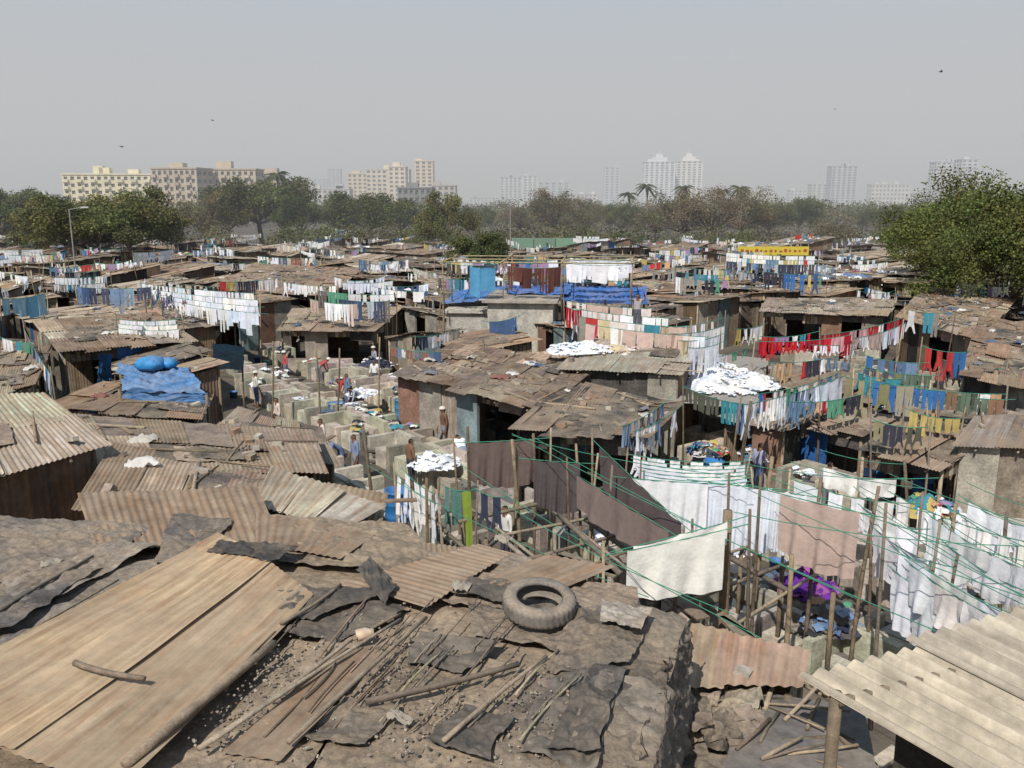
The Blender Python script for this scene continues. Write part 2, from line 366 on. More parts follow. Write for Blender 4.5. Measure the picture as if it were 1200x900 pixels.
def pile(p,r,h,pal,name='laundry_pile',n=46):
    mb=MB(); m=26 if r<1.2 else 56
    P=np.zeros((m+1,m+1,3)); s=np.linspace(-1,1,m+1)[None,:]+np.zeros((m+1,1)); t=s.T; rr=np.maximum(np.abs(s),np.abs(t)); L2=np.sqrt(s*s+t*t)+1e-6
    sx,sy=s*rr/L2,t*rr/L2; q=np.sqrt(sx**2+sy**2); sd=R.randrange(9999)
    edge=1+.45*fn(s,t,sd+9,2.2,3)
    z=h*np.clip(1-q**1.6,0,1)*(.6+1.0*fn(sx*r,sy*r,sd,2.6,3))+.16*crump(sx*r,sy*r,sd+4,6)*(q<.97)
    P[:,:,0]=p[0]+sx*r*edge;P[:,:,1]=p[1]+sy*r*edge;P[:,:,2]=p[2]+np.maximum(z,.0)
    f=gf(m,m); c=np.array([R.choice(pal) for _ in range(12)])
    idx=((np.floor((fn(sx*r,sy*r,sd+5,1.5,3)[:-1,:-1]+1)*5)).astype(int)%12).ravel()
    mb.add(P,f,pal[0],'cloth',True,cols=c[idx])
    for i in range(int(n*max(1,r*r*.8))):
        a=R.uniform(0,6.28); k=math.sqrt(R.random())*1.15; e=V(math.cos(a)*k*r,math.sin(a)*k*r,0); zz=max(0,h*(1-k**1.6))*R.uniform(.4,.9)+.03
        rag(mb,p+e+V(0,0,zz),R.uniform(.08,.2),jc(R.choice(pal),.08))
    return mb.obj(name)
def drum(p,col,r=.29,h=.9,name='plastic_drum'):
    mb=MB(); prof=[(.01,0),(r*.92,0),(r,.05),(r,h*.3),(r*1.05,h*.33),(r,h*.36),(r,h*.62),(r*1.05,h*.65),(r,h*.68),(r*.98,h*.93),(r*1.05,h*.95),(r*1.05,h),(r*.9,h),(r*.88,h*.75),(.01,h*.74)]
    lathe(mb,p,prof,20,col,'plastic'); return mb.obj(name)
# ================= SCENE =================
D1=nrm(V(.60,-.80,0)); D2=nrm(V(.80,.60,0))
def ground():
    m=bpy.data.materials.new('dusty_ground'); m.use_nodes=True; nt=m.node_tree;N=nt.nodes;L=nt.links; bs=N['Principled BSDF']
    tc=N.new('ShaderNodeTexCoord'); n1=N.new('ShaderNodeTexNoise'); n1.inputs['Scale'].default_value=.5; n1.inputs['Detail'].default_value=9
    L.new(tc.outputs['Object'],n1.inputs['Vector']); cr=N.new('ShaderNodeValToRGB'); cr.color_ramp.elements[0].position=.35; cr.color_ramp.elements[0].color=(.045,.04,.035,1)
    cr.color_ramp.elements[1].position=.65; cr.color_ramp.elements[1].color=(.13,.105,.08,1); L.new(n1.outputs['Fac'],cr.inputs[0]); L.new(cr.outputs[0],bs.inputs['Base Color']); bs.inputs['Roughness'].default_value=.9
    n2=N.new('ShaderNodeTexNoise'); n2.inputs['Scale'].default_value=6; n2.inputs['Detail'].default_value=6; L.new(tc.outputs['Object'],n2.inputs['Vector'])
    bp=N.new('ShaderNodeBump'); bp.inputs['Strength'].default_value=.6; bp.inputs['Distance'].default_value=.1; L.new(n2.outputs['Fac'],bp.inputs['Height']); L.new(bp.outputs[0],bs.inputs['Normal'])
    me=bpy.data.meshes.new('ground'); s=6000; me.from_pydata([(-s,-s,0),(s,-s,0),(s,s,0),(-s,s,0)],[],[(0,1,2,3)]); me.materials.append(m)
    o=bpy.data.objects.new('ground',me); bpy.context.scene.collection.objects.link(o)
ground()
ZPX=[[(262,442),(320,418),(430,432),(470,452),(600,500),(620,600),(440,600),(380,520)],
    [(430,575),(650,560),(900,640),(1010,800),(760,830),(640,720),(450,660)],
    [(720,600),(810,520),(860,470),(900,440),(960,418),(1100,450),(1140,520),(1330,560),(1360,860),(900,760)]]
ZN=[[W(u,v,z) for u,v in zp] for zp in ZPX for z in(0,1.3,2.6)]
for z in ZN: occupy(z,2)
# --- foreground main roof
def zmain(x,y): return -.035*(y-6)+.07*fn(x,y,42,.9,4)
A,B,C,D=V(-9,3.0,5),V(.45,3.0,5),V(1.35,8.0,5),V(-8.6,11.2,5)
def fw(u,v,off=0,z=5.0):
    p=W(u,v,z); p[2]=5+off; return p
mb=MB()
tarp(mb,A,B,C,D,n=220,n2=170,amp=.055,col=(.225,.175,.125),k=3.6,rag=.05,zf=zmain)
A2,B2,C2,D2_=[p-V(0,0,.3) for p in(A,B,C,D)]
for a,b in((B2,C2),(C2,D2_)):
    n=9
    for i in range(n):
        p=a+(b-a)*i/n;q=a+(b-a)*(i+1)/n
        wallpanel(mb,p,q,0,p[2]+.1,q[2]+.1,R.choice(['tarp','corr','wood']),jc(R.choice(TARPC)),2)
def FL(pts,kind,off,**kw):
    q=[fw(u,v,off) for u,v in pts]
    if kind=='corr': corr(mb,*q,zf=zmain,**kw)
    else: tarp(mb,*q,zf=zmain,**kw)
FL([(-150,860),(20,905),(322,668),(255,632)],'corr',.20,pitch=.11,amp=.006,col=(.42,.31,.195),m='rusty_sheet',segs=6,nv=16,warp=.025)
FL([(0,900),(140,955),(368,708),(310,664)],'corr',.175,pitch=.11,amp=.006,col=(.36,.27,.18),m='rusty_sheet',segs=6,nv=16,warp=.025)
FL([(-420,880),(-160,960),(40,1000),(-60,860)],'corr',.15,pitch=.11,amp=.008,col=(.36,.28,.19),m='rusty_sheet',segs=6,nv=10)
FL([(-120,700),(130,660),(180,612),(-60,600)],'tarp',.12,n=90,amp=.09,col=(.13,.115,.105),k=4.5,rag=.06)
FL([(-120,800),(60,745),(215,650),(-60,680)],'tarp',.10,n=90,amp=.08,col=(.17,.15,.13),k=4,rag=.06)
FL([(0,690),(130,640),(190,640),(30,725)],'tarp',.17,n=60,amp=.06,col=(.22,.195,.175),k=5,rag=.06)
FL([(-60,760),(20,745),(120,670),(60,660)],'tarp',.19,n=50,amp=.06,col=(.10,.09,.085),k=5,rag=.07)
FL([(110,640),(330,640),(300,560),(90,575)],'corr',.10,pitch=.10,amp=.008,col=(.25,.185,.13),segs=6,nv=8)
FL([(330,660),(520,680),(480,615),(300,600)],'tarp',.11,n=70,amp=.07,col=(.21,.165,.12),k=4,rag=.07)
FL([(300,640),(400,660),(440,630),(300,600)],'corr',.13,pitch=.1,amp=.008,col=(.23,.17,.12),segs=6,nv=6)
FL([(180,660),(250,670),(270,610),(200,600)],'tarp',.15,n=40,amp=.06,col=(.11,.095,.085),k=5,rag=.08)
FL([(470,700),(740,735),(750,690),(480,640)],'tarp',.09,n=90,amp=.07,col=(.22,.17,.13),k=4,rag=.06)
FL([(400,690),(560,640),(600,650),(500,720)],'corr',.13,pitch=.1,amp=.007,col=(.24,.18,.13),segs=6,nv=6)
FL([(560,690),(640,705),(720,670),(640,655)],'corr',.15,pitch=.1,amp=.008,col=(.22,.165,.12),segs=6,nv=6)
FL([(310,722),(370,738),(450,700),(330,698)],'tarp',.17,n=60,amp=.08,col=(.04,.038,.036),k=7,rag=.09,m='plastic_sheet')
FL([(240,658),(330,672),(352,656),(260,644)],'tarp',.24,n=40,amp=.06,col=(.05,.046,.043),k=7,rag=.07)
FL([(418,680),(450,718),(466,700),(434,664)],'tarp',.2,n=36,amp=.07,col=(.045,.042,.04),k=7,rag=.06,m='plastic_sheet')
FL([(330,745),(400,756),(480,715),(400,708)],'tarp',.12,n=60,amp=.06,col=(.06,.053,.047),k=6,rag=.09,m='plastic_sheet')
FL([(530,705),(590,715),(600,690),(545,685)],'tarp',.17,n=40,amp=.06,col=(.05,.045,.042),k=6,rag=.09,m='plastic_sheet')
FL([(560,750),(690,775),(740,720),(540,690)],'tarp',.10,n=70,amp=.07,col=(.11,.095,.083),k=5,rag=.07)
FL([(640,800),(740,790),(760,735),(670,730)],'tarp',.15,n=70,amp=.08,col=(.11,.095,.08),k=6,rag=.06)
FL([(700,750),(750,760),(765,735),(705,720)],'tarp',.22,n=50,amp=.07,col=(.28,.25,.22),k=6,rag=.06)
for (pts,c,off) in(([(190,950),(300,990),(480,760),(390,742)],(.24,.185,.135),.10),([(330,960),(450,990),(560,770),(470,752)],(.18,.14,.105),.085),([(440,960),(560,990),(620,790),(545,770)],(.21,.165,.12),.10),([(560,960),(680,960),(700,800),(600,790)],(.12,.10,.085),.09)):
    FL(pts,'tarp',off,n=90,amp=.055,col=c,k=4.5,rag=.06)
FL([(260,900),(330,915),(450,775),(400,768)],'corr',.14,pitch=.12,amp=.006,col=(.23,.17,.12),segs=6,nv=10,warp=.02)
FL([(600,900),(690,930),(735,790),(660,790)],'tarp',.13,n=80,amp=.09,col=(.10,.088,.077),k=5,rag=.07,m='plastic_sheet')
FL([(470,790),(540,800),(590,760),(500,750)],'tarp',.14,n=50,amp=.06,col=(.07,.063,.057),k=6,rag=.09,m='plastic_sheet')
FL([(640,900),(700,900),(722,830),(680,820)],'tarp',.19,n=50,amp=.08,col=(.05,.046,.042),k=6,rag=.08,m='plastic_sheet')
FL([(340,880),(430,900),(470,850),(400,835)],'tarp',.14,n=50,amp=.05,col=(.09,.078,.068),k=6,rag=.1)
FL([(500,900),(570,920),(600,860),(540,840)],'tarp',.15,n=50,amp=.06,col=(.06,.054,.05),k=6,rag=.1,m='plastic_sheet')
# drape hanging over the right edge
for (u0,v0,u1,v1,h,c,o_) in((700,930,738,820,1.7,(.11,.095,.08),.35),(722,860,750,765,2.0,(.06,.053,.048),.4),(742,790,772,715,1.3,(.15,.13,.11),.45),(715,900,742,800,1.2,(.17,.145,.12),.5)):
    p=fw(u0,v0,.1);q=fw(u1,v1,.1); p[2]+=zmain(p[0],p[1]); q[2]+=zmain(q[0],q[1])
    m1,m2=p+V(o_*.7,0,-.12),q+V(o_*.7,0,-.12)
    tarp(mb,p-V(.35,0,-.04),q-V(.3,0,-.04),m2,m1,n=40,n2=20,amp=.06,col=c,k=6,rag=.06)
    tarp(mb,m1+V(.1,0,-h),m2+V(.12,0,-h*.85),m2+V(-.01,0,.02),m1+V(-.01,0,.02),n=56,amp=.12,col=c,k=7,rag=.09)
def stk(u0,v0,u1,v1,r,c=None,off=.2):
    p=fw(u0,v0,off);q=fw(u1,v1,off);p[2]+=zmain(p[0],p[1]);q[2]+=zmain(q[0],q[1]); rod(mb,p,q,r,r*.8,col=c or R.choice(WOODC),bend=.03,seg=5,n=6)
stk(150,925,322,770,.045,(.25,.19,.135)); stk(235,905,430,752,.02,(.30,.24,.18)); stk(430,850,608,800,.028,(.10,.08,.065)); stk(90,802,172,822,.028,(.16,.12,.09),.26)
stk(250,895,470,742,.018,(.3,.25,.19)); stk(340,900,500,740,.022,(.24,.19,.14)); stk(520,900,640,790,.02,(.28,.22,.16)); stk(415,768,470,735,.015)
stk(330,745,400,700,.02); stk(0,730,110,660,.02,(.1,.09,.08)); stk(30,760,140,690,.012)
for i in range(34):
    u,v=R.uniform(260,640),R.uniform(760,900); l=R.uniform(30,110); stk(u,v,u+l*.7,v-l*R.uniform(.75,.9),R.uniform(.005,.013),jc(R.choice(WOODC),.2),.13+R.random()*.05)
for i in range(1700):
    cu,cv,su=R.choice([(420,830,35),(520,870,35),(300,870,35),(460,780,35),(330,800,35),(640,850,35),(450,800,160),(300,660,120)]); p=fw(R.gauss(cu,su),R.gauss(cv,su*.8),.12); 
    if p[0]>.5 or p[1]<3 or p[1]>8:continue
    p[2]+=zmain(p[0],p[1]); stone(mb,p,R.uniform(.006,.022),jc(R.choice([(.3,.25,.2),(.25,.2,.16),(.33,.28,.23),(.12,.1,.085)]),.25))
for (u,v) in((60,668),(590,640),(470,870),(540,700)):
    p=fw(u,v,.2); p[2]+=zmain(p[0],p[1]); rag(mb,p,.11,(.33,.29,.24),14)
occupy([A,B,C,D])
mb.obj('patched_roof_shack')
# tyre
ro,ri,hw=.355,.215,.085
prof=[(ri,-hw*.75),(ri+.02,-hw),(ri+.07,-hw*1.1),(ro-.03,-hw),(ro,-hw*.72),(ro+.004,-hw*.3),(ro+.004,hw*.3),(ro,hw*.72),(ro-.03,hw),(ri+.07,hw*1.1),(ri+.02,hw),(ri,hw*.75),(ri+.015,hw*.6),(ro-.03,hw*.6),(ro-.02,0),(ro-.03,-hw*.6),(ri+.015,-hw*.6),(ri,-hw*.75)]
def tread(r,z,th):
    return np.where((r>ro-.01)&(np.sin(th*36+z*30)>.3),r-.012,np.full_like(th,r))
mb=MB(); p=fw(632,729,.25); p[2]+=zmain(p[0],p[1])
lathe(mb,p,prof,144,(.15,.135,.12),'rubber',axis=V(.05,-.10,1),rfun=tread)
mb.obj('old_tyre')
for (u,v,n) in((440,540,3),(478,540,3)):
    for k in range(n):
        mb=MB(); lathe(mb,W(u,v,0)+V(R.uniform(-.05,.05),R.uniform(-.05,.05),.1+k*.19),prof,36,(.10,.095,.085),'rubber'); mb.obj('old_tyre')
mb=MB(); lathe(mb,fw(418,763,.2)+V(0,0,zmain(*fw(418,763)[:2])),[(.01,0),(.05,0),(.055,.02),(.055,.1),(.035,.13),(.035,.16),(.01,.16)],14,(.5,.38,.28),'plastic',axis=V(1,.3,.1)); mb.obj('plastic_jar')
# lower right asbestos roof
mb=MB(); a,b,c,d=W(935,792,4.55),W(1200,728,4.65),W(1470,850,4.35),W(1165,925,4.25)
def ash(s0,s1,t0,t1,dz,col):
    P=lambda s,t:(1-s)*(1-t)*a+s*(1-t)*b+s*t*(c+(c-b)*.6)+(1-s)*t*(d+(d-a)*.6)
    for th_ in(0,-.012):
        corr(mb,P(s0,t0)+V(0,0,dz+th_),P(s1,t0)+V(0,0,dz*1.6+th_),P(s1,t1)+V(0,0,dz+th_),P(s0,t1)+V(0,0,dz+th_),pitch=.20,amp=.042,col=col,m='asbestos_sheet',segs=12,nv=14,warp=0)
ash(0,.52,0,1,.0,(.40,.35,.275)); ash(.49,1.02,-.03,1,.05,(.36,.32,.26))
rod(mb,a+V(.3,-.25,-.12),b+V(.3,-.25,-.12),.05,col=(.14,.11,.08))
for e in(a+V(.3,-.2,0),d+V(.3,0,0),b): rod(mb,V(e[0],e[1],0),e-V(0,0,.05),.06,col=(.13,.1,.07))
wallpanel(mb,(a+V(.9,-.2,0)),(d+V(.9,-.2,0)),0,4.35,4.1,'tarp',(.05,.045,.04),2)
occupy([a,b,c,d]); mb.obj('asbestos_roof_shack')
S([(752,800,3.9),(930,815,3.7),(945,775,3.8),(770,735,4.0)],det=3,cols=[(.28,.21,.15),(.23,.17,.125)],ptarp=.1,debris=1.5,messy=1.2,pitch=.14)
mb=MB(); q=[W(730,960,3.5),W(1060,960,3.4),(W(1000,830,3.5)),W(750,800,3.5)]
tarp(mb,*q,n=100,amp=.10,col=(.10,.09,.08),k=3.5,rag=.07); tarp(mb,*[x+V(0,0,.14) for x in(W(850,915,3.5),W(1030,930,3.5),W(1010,842,3.5),W(870,822,3.5))],n=24,amp=.012,col=(.13,.12,.115),k=2,rag=.02,m='plastic_sheet')
for i in range(24):
    x=W(R.uniform(760,1000),R.uniform(780,900),3.65); rod(mb,x,x+V(R.uniform(-.9,.9),R.uniform(-.7,.7),R.uniform(-.05,.2)),R.uniform(.01,.025),col=jc(R.choice(WOODC)),bend=.03,seg=2)
for k in range(16):
    x=W(R.uniform(745,860),R.uniform(800,900),3.7); s_=R.uniform(.3,.55); tarp(mb,x,x+V(s_,.1,R.uniform(-.2,.2)),x+V(s_,s_,.1),x+V(0,s_,R.uniform(-.1,.2)),n=30,amp=.11,col=jc(R.choice(TARPC[:4])),k=7,rag=.1)
for e in q: rod(mb,V(e[0],e[1],0),e,.05)
occupy(q); mb.obj('tarpaulin_shelter')
# left green/cream roof
S([(-160,600,4.4),(118,522,4.5),(50,463,5.1),(-150,470,5.1)],det=3,popen=0,cols=[(.34,.32,.25),(.18,.235,.18),(.28,.28,.21)],ptarp=0,debris=.4,messy=.6,pitch=.10,amp=.012,cellw=1.5,celll=1.6)
S([(95,588,4.35),(440,640,4.4),(452,590,4.2),(130,532,4.1)],det=3,cols=TINC[:4],ptarp=.4,debris=1.2,pitch=.09,amp=.008)
S([(300,590,4.5),(400,625,4.55),(445,597,4.5),(320,552,4.5)],det=3,walls=False,cols=[(.38,.345,.28)],ptarp=0,debris=.3,pitch=.12,messy=.5,name='asbestos_roof')
S([(440,668,4.3),(640,680,4.2),(610,658,4.1),(455,640,4.1)],det=3,cols=TINC[:4],ptarp=.3,debris=1.5,amp=.009)
S([(90,545,3.9),(380,556,3.9),(365,510,3.6),(60,490,3.6)],det=2,cols=[(.29,.24,.18),(.22,.165,.12)],ptarp=.25,debris=1,amp=.010)
S([(235,520,3.2),(395,545,3.2),(375,505,3.0),(280,482,3.0)],det=2,cols=ASB[2:]+TINC[:2],ptarp=.25,debris=1.2)
S([(50,478,2.9),(235,492,2.9),(250,465,2.7),(120,452,2.7)],det=2,ptarp=.4,debris=1.2)
S([(-60,475,3.0),(40,452,3.0),(60,408,2.9),(-40,400,2.9)],det=2,ptarp=.2)
# central cluster
S([(655,432,3.2),(798,440,3.2),(818,414,3.4),(690,398,3.4)],det=2,popen=.5,cols=[(.30,.31,.27),(.33,.335,.29)],ptarp=0,debris=.4,messy=.5,pitch=.13)
S([(530,456,2.8),(640,482,2.8),(700,432,3.0),(606,414,3.0)],det=2,popen=.55,cols=DKR+TINC[:3],ptarp=.45,debris=2.5,messy=1.5)
S([(600,505,2.8),(760,515,2.7),(792,478,2.8),(655,450,2.9)],det=2,popen=.55,cols=DKR,ptarp=.6,debris=2.5,messy=1.5,tc=TARPC[:2]+TARPC[3:4])
S([(462,440,2.6),(545,455,2.6),(600,414,2.7),(530,404,2.7)],det=2,popen=.5,ptarp=.3,debris=2)
S([(325,388,2.3),(440,388,2.3),(470,362,2.5),(345,364,2.5)],det=1,popen=.55,ptarp=.1,cols=[(.3,.24,.18)])
S([(245,338,3.0),(385,348,3.0),(425,316,3.4),(300,310,3.4)],det=1,ptarp=.05,cols=[(.31,.25,.18),(.27,.2,.15)])
S([(1125,440,3.0),(1280,475,3.0),(1290,400,3.3),(1150,372,3.3)],det=2,ptarp=.25,debris=1.5)
S([(1050,372,3.0),(1150,400,3.0),(1190,352,3.2),(1085,338,3.2)],det=1,ptarp=.3,debris=1.5)
S([(1120,522,2.6),(1270,528,2.6),(1270,488,2.9),(1140,492,2.9)],det=2,cols=[(.2,.19,.19),(.16,.15,.15)],ptarp=.5)
S([(890,366,2.8),(1040,372,2.8),(1050,352,2.8),(900,350,2.8)],det=1,cols=ASB+TINC[:2],ptarp=.2,popen=.5)
# small low sheds among the right-hand wash pens
for (u,v,w_,l_,z_) in((955,452,3.4,2.4,2.2),(1050,470,3.0,2.4,2.1),(1118,498,3.2,2.4,2.2),(905,492,2.4,2.0,2.0),(990,498,2.4,1.9,2.0),(1075,532,2.4,1.8,2.1)):
    c=W(u,v,z_); e1,e2=D1*w_/2,D2*l_/2
    q=[c-e1-e2,c+e1-e2,c+e1+e2+V(0,0,.25),c-e1+e2+V(0,0,.25)]
    shack(*q,det=2,popen=.75,cols=R.choice([TINC,DKR,DKR]),ptarp=.5,debris=1.8,messy=1.4)
def conc_house():
    mb=MB(); ex=nrm(V(.97,-.1,0)); ey=V(.1,.97,0); 
    o=V(Xat(516,43),43,0)
    T=lambda v:o+v[:,:1]*ex+v[:,1:2]*ey+v[:,2:3]*V(0,0,1)
    cc=(.33,.31,.28)
    abox(mb,0,1.2,0,2.3,6,3.3,cc,'concrete',T); abox(mb,-.15,1.0,3.303,2.45,6.1,3.42,(.38,.35,.3),'concrete',T)
    x0,x1,h=2.31,5.6,4.0
    abox(mb,x0,0,0,x1,.15,1.9,(.37,.35,.31),'concrete',T); abox(mb,x0,0,1.9,x0+.7,.15,h,(.37,.35,.31),'concrete',T)
    abox(mb,x0+1.5,0,1.9,x1,.15,h,(.37,.35,.31),'concrete',T); abox(mb,x0+.7,0,2.9,x0+1.5,.15,h,(.37,.35,.31),'concrete',T)
    abox(mb,x0,.151,0,x0+.15,6,h,(.36,.34,.30),'concrete',T); abox(mb,x1-.15,.151,0,x1,6,h,cc,'concrete',T); abox(mb,x0+.151,5.85,0,x1-.151,6,h,cc,'concrete',T)
    abox(mb,x0-.25,-.3,h+.002,x1+.25,6.2,h+.12,(.3,.27,.23),'concrete',T)
    abox(mb,x0+.62,-.03,1.82,x0+1.58,.0-.002,1.895,(.3,.28,.25),'concrete',T)
    for k in range(4): abox(mb,x0+.75+k*.2,.05,1.9,x0+.78+k*.2,.08,2.9,(.1,.09,.08),'wood',T)
    abox(mb,x0+.72,.2,1.92,x0+1.48,.24,2.88,(.03,.03,.035),'glass_dark',T)
    for k in range(3): abox(mb,.4+k*.6,.9+.2,1.4,.7+k*.6,1.197,2.1,(.12,.11,.1),'wood',T)
    mb.obj('concrete_house')
    occupy([o,o+ex*6,o+ex*6+ey*6.2,o+ey*6.2])
    mb=MB()
    P=lambda x,y,z:o+ex*x+ey*y+V(0,0,z)
    BL=(.02,.11,.36)
    tarp(mb,P(3,2.5,4.25),P(6.3,2.5,4.2),P(6.4,6,4.4),P(2.8,6,4.3),n=26,amp=.12,col=BL,m='plastic_sheet',k=3,rag=.1)
    tarp(mb,P(5.8,1.8,3.9),P(10.5,1.6,3.8),P(10.5,6,4.3),P(6.0,6,4.3),n=30,amp=.12,col=BL,m='plastic_sheet',k=3,rag=.15)
    tarp(mb,P(-.5,2.5,3.6),P(2.4,3,3.9),P(2.8,6,4.3),P(-.3,6,4.0),n=26,amp=.1,col=(.04,.14,.36),m='plastic_sheet',k=3,rag=.1)
    for x,y in((6,1.8),(8.2,1.7),(10.4,1.7),(6,6),(10.4,6),(-.4,2.6),(-.3,6)): rod(mb,P(x,y,0),P(x,y,4.0),.06)
    mb.obj('blue_tarpaulin_awning')
    mb=MB()
    for y in(.6,3,5.8):
        for x in(0,3,6,9.5): rod(mb,P(x,y,3.3),P(x+R.uniform(-.1,.1),y,6.0+R.uniform(-.1,.3)),.035,col=R.choice(WOODC))
        rod(mb,P(-.3,y,5.95),P(9.8,y,5.95),.035,col=(.3,.25,.15))
    for x in(0,3,6,9.5): rod(mb,P(x,.3,6.0),P(x,6.2,6.0),.035,col=(.35,.28,.15))
    mb.obj('bamboo_drying_frame')
    clothesline(P(0,.6,5.9),P(3,.6,5.9),DRK,['trouser','shirt'],.75,.32,posts=False)
    clothesline(P(1.3,.2,5.8),P(3.2,.2,5.8),[(.1,.3,.5),(.6,.65,.7)],['sheet'],1.3,.5,posts=False)
    clothesline(P(3.2,.5,5.8),P(6.2,.5,5.8),[(.12,.05,.04),(.09,.04,.035)],['trouser','sheet'],1.1,.3,posts=False)
    for y in(.6,2,3.4,5): clothesline(P(6.1,y,5.95),P(9.8,y,5.95),WHT,['sheet','shirt','trouser'],.85,.4,posts=False)
    for y in(2,4): clothesline(P(0,y,5.9),P(6,y,5.9),WHT+MIX,['shirt','trouser'],.7,.4,posts=False)
    clothesline(P(-1,6.2,4.6),P(10,6.4,4.6),MIX+WHT,['shirt'],.7,.4,posts=False)
conc_house()
# wash pens
PENC=[]; USED=set()
def pens(polys,name='concrete_wash_pens'):
    mb=MB(); o0=V(0,30,0)
    for i in range(-40,41):
        for j in range(-16,17):
            row=j*4.2
            for side in(0,1):
                c=o0+D1*i*1.35+D2*(row+side*1.35)
                if (i,j,side) in USED or not any(inpoly(c[0],c[1],p) for p in polys): continue
                cell=(int(round(c[0]*2)),int(round(c[1]*2)))
                if OCC.get(cell)==1: continue
                USED.add((i,j,side)); PENC.append((c,side))
                if R.random()<.06: continue
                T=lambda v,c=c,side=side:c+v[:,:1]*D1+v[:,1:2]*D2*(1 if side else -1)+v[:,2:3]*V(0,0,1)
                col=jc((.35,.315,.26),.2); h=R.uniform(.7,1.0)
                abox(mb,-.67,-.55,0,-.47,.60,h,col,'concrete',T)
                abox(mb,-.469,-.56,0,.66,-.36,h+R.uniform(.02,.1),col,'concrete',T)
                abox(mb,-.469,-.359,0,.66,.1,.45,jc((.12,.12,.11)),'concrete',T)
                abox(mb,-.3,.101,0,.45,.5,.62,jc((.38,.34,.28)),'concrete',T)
                if R.random()<.5: abox(mb,-.46,-.35,.452,.65,.09,.52,jc((.10,.12,.13)),'glass_dark',T)
                if R.random()<.32: 
                    pal=R.choice([WHT,WHT,CLO,DULL,MIX]); 
                    for k in range(6): rag(mb,c+V(R.uniform(-.4,.4),R.uniform(-.4,.4),.7+k*.05),R.uniform(.1,.24),jc(R.choice(pal),.1))
                if R.random()<.12: p=c+D2*(1 if side else -1)*.9; lathe(mb,p,[(.01,0),(.16,0),(.2,.3),(.21,.3),(.19,.28),(.15,.05)],12,R.choice([(.03,.14,.35),(.4,.05,.05),(.1,.3,.3),(.05,.05,.05)]),'plastic')
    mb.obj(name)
for k in range(3): pens(ZN[3*k:3*k+3])
# --- procedural fill
vis=lambda x,y:abs(x)<y*.72+8
cnt=0
for ii in range(-40,42):
    for jj in range(-34,44):
        La,Lb=R.uniform(4.4,7.2),R.uniform(3.8,5.8)
        c=V(0,60,0)+D1*ii*5.4+D2*jj*4.6+V(R.uniform(-.6,.6),R.uniform(-.6,.6),0)
        if c[1]<11 or c[1]>128 or not vis(c[0],c[1]): continue
        if c[1]>30 and R.random()<.05: continue
        an=R.gauss(0,.2); ca,sa=math.cos(an),math.sin(an)
        e1=(D1*ca+D2*sa); e2=(D2*ca-D1*sa)
        if R.random()<.35: e1,e2,La,Lb=-e2,e1,Lb,La
        ok=False
        for sc in(1,.72,.5):
            q=[c+e1*La/2*sc*a+e2*Lb/2*sc*b for a,b in((-1,-1),(1,-1),(1,1),(-1,1))]
            if free(q): ok=True;break
        if not ok: continue
        h=R.uniform(2.0,2.9)+(.7 if R.random()<.12 else 0)+max(0,(22-c[1])*.1); sl=R.choice([-1,1])*R.uniform(.1,.7)
        for k,p in enumerate(q): p[2]=h+(sl if k>1 else 0)+R.uniform(-.1,.1)
        det=2 if c[1]<32 else (1 if c[1]<70 else 0)
        r=R.random()
        kw=dict(cols=TINC,ptarp=R.choice([.05,.2,.4]))
        if r>.84: kw=dict(cols=ASB,ptarp=.05)
        elif r>.62: kw=dict(cols=DKR,ptarp=.65,tc=TARPC[:2]+TARPC[3:4]+TARPC[5:])
        shack(*q,det=det,debris=1.3 if det else .8,**kw); cnt+=1
        if R.random()<(.05): 
            mb=MB(); tarp(mb,*[p*.6+c*.4*V(1,1,0)+V(0,0,p[2]*.4+.12) for p in q],n=14,amp=.12,col=jc((.03,.13,.36)),m='plastic_sheet',k=3,rag=.15); mb.obj('blue_tarpaulin')
        if c[1]>34 and R.random()<.45:
            pal=R.choice([WHT,WHT,WHT+DULL,DRK+WHT,JEAN+WHT,PINK+WHT,MIX+WHT,MIX,MIX+DRK]); d=nrm(R.choice([e1,e2])+V(R.uniform(-.4,.4),R.uniform(-.4,.4),0)); 
            for kk in range(R.choice([1,1,2,3])):
                o=nrm(np.cross(d,V(0,0,1)))*(kk-1)*R.uniform(.6,1.2); l=R.uniform(1.0,3.0)
                p=c-d*l*R.uniform(.6,1)+o; s_=c+d*l+o; p[2]=h+R.uniform(.8,1.5); s_[2]=h+R.uniform(.8,1.5)
                clothesline(p,s_,pal,R.choice([['shirt','trouser'],['shirt','sheet'],['trouser','shirt']]),R.uniform(.5,.85),.38,det=1 if c[1]<75 else 0,gnd=h-.3,frac=R.uniform(.55,.95),sag=R.uniform(.05,.3),posts=R.random()<.5)
print('shacks',cnt,time.time()-T0)
# --- clotheslines placed by hand
ST_=['shirt','trouser']; NP=dict(posts=False)
CL(88,336,4.0,182,336,4.0,DRK+JEAN,['trouser'],1.2,.4)
for k in range(4): CL(165+k*12,332+k*7,4.0-k*.12,300+k*5,344+k*8,4.0-k*.1,WHT+[(.6,.7,.8)],['shirt','shirt','sheet','trouser'],.95,.42,posts=k<2,sag=.08,frac=.85)
for k in range(3): CL(136,374+k*5,3.6-k*.1,214,373+k*6,3.6-k*.1,WHT,['sheet','trouser','shirt'],.95,.36,posts=k<1)
for k in range(2): CL(60,325+k*8,3.9,130,322+k*8,3.9,[WHT,MIX+DRK][k],ST_,.9,.4,posts=k<1)
CL(0,350,4.0,55,343,4.0,[(.15,.35,.5),(.25,.4,.5)],['sheet'],1.1,.5)
CL(28,385,3.6,60,440,3.4,MIX+JEAN,ST_,.9,.38); CL(0,395,3.6,45,400,3.5,MIX+WHT,ST_,.9,.38)
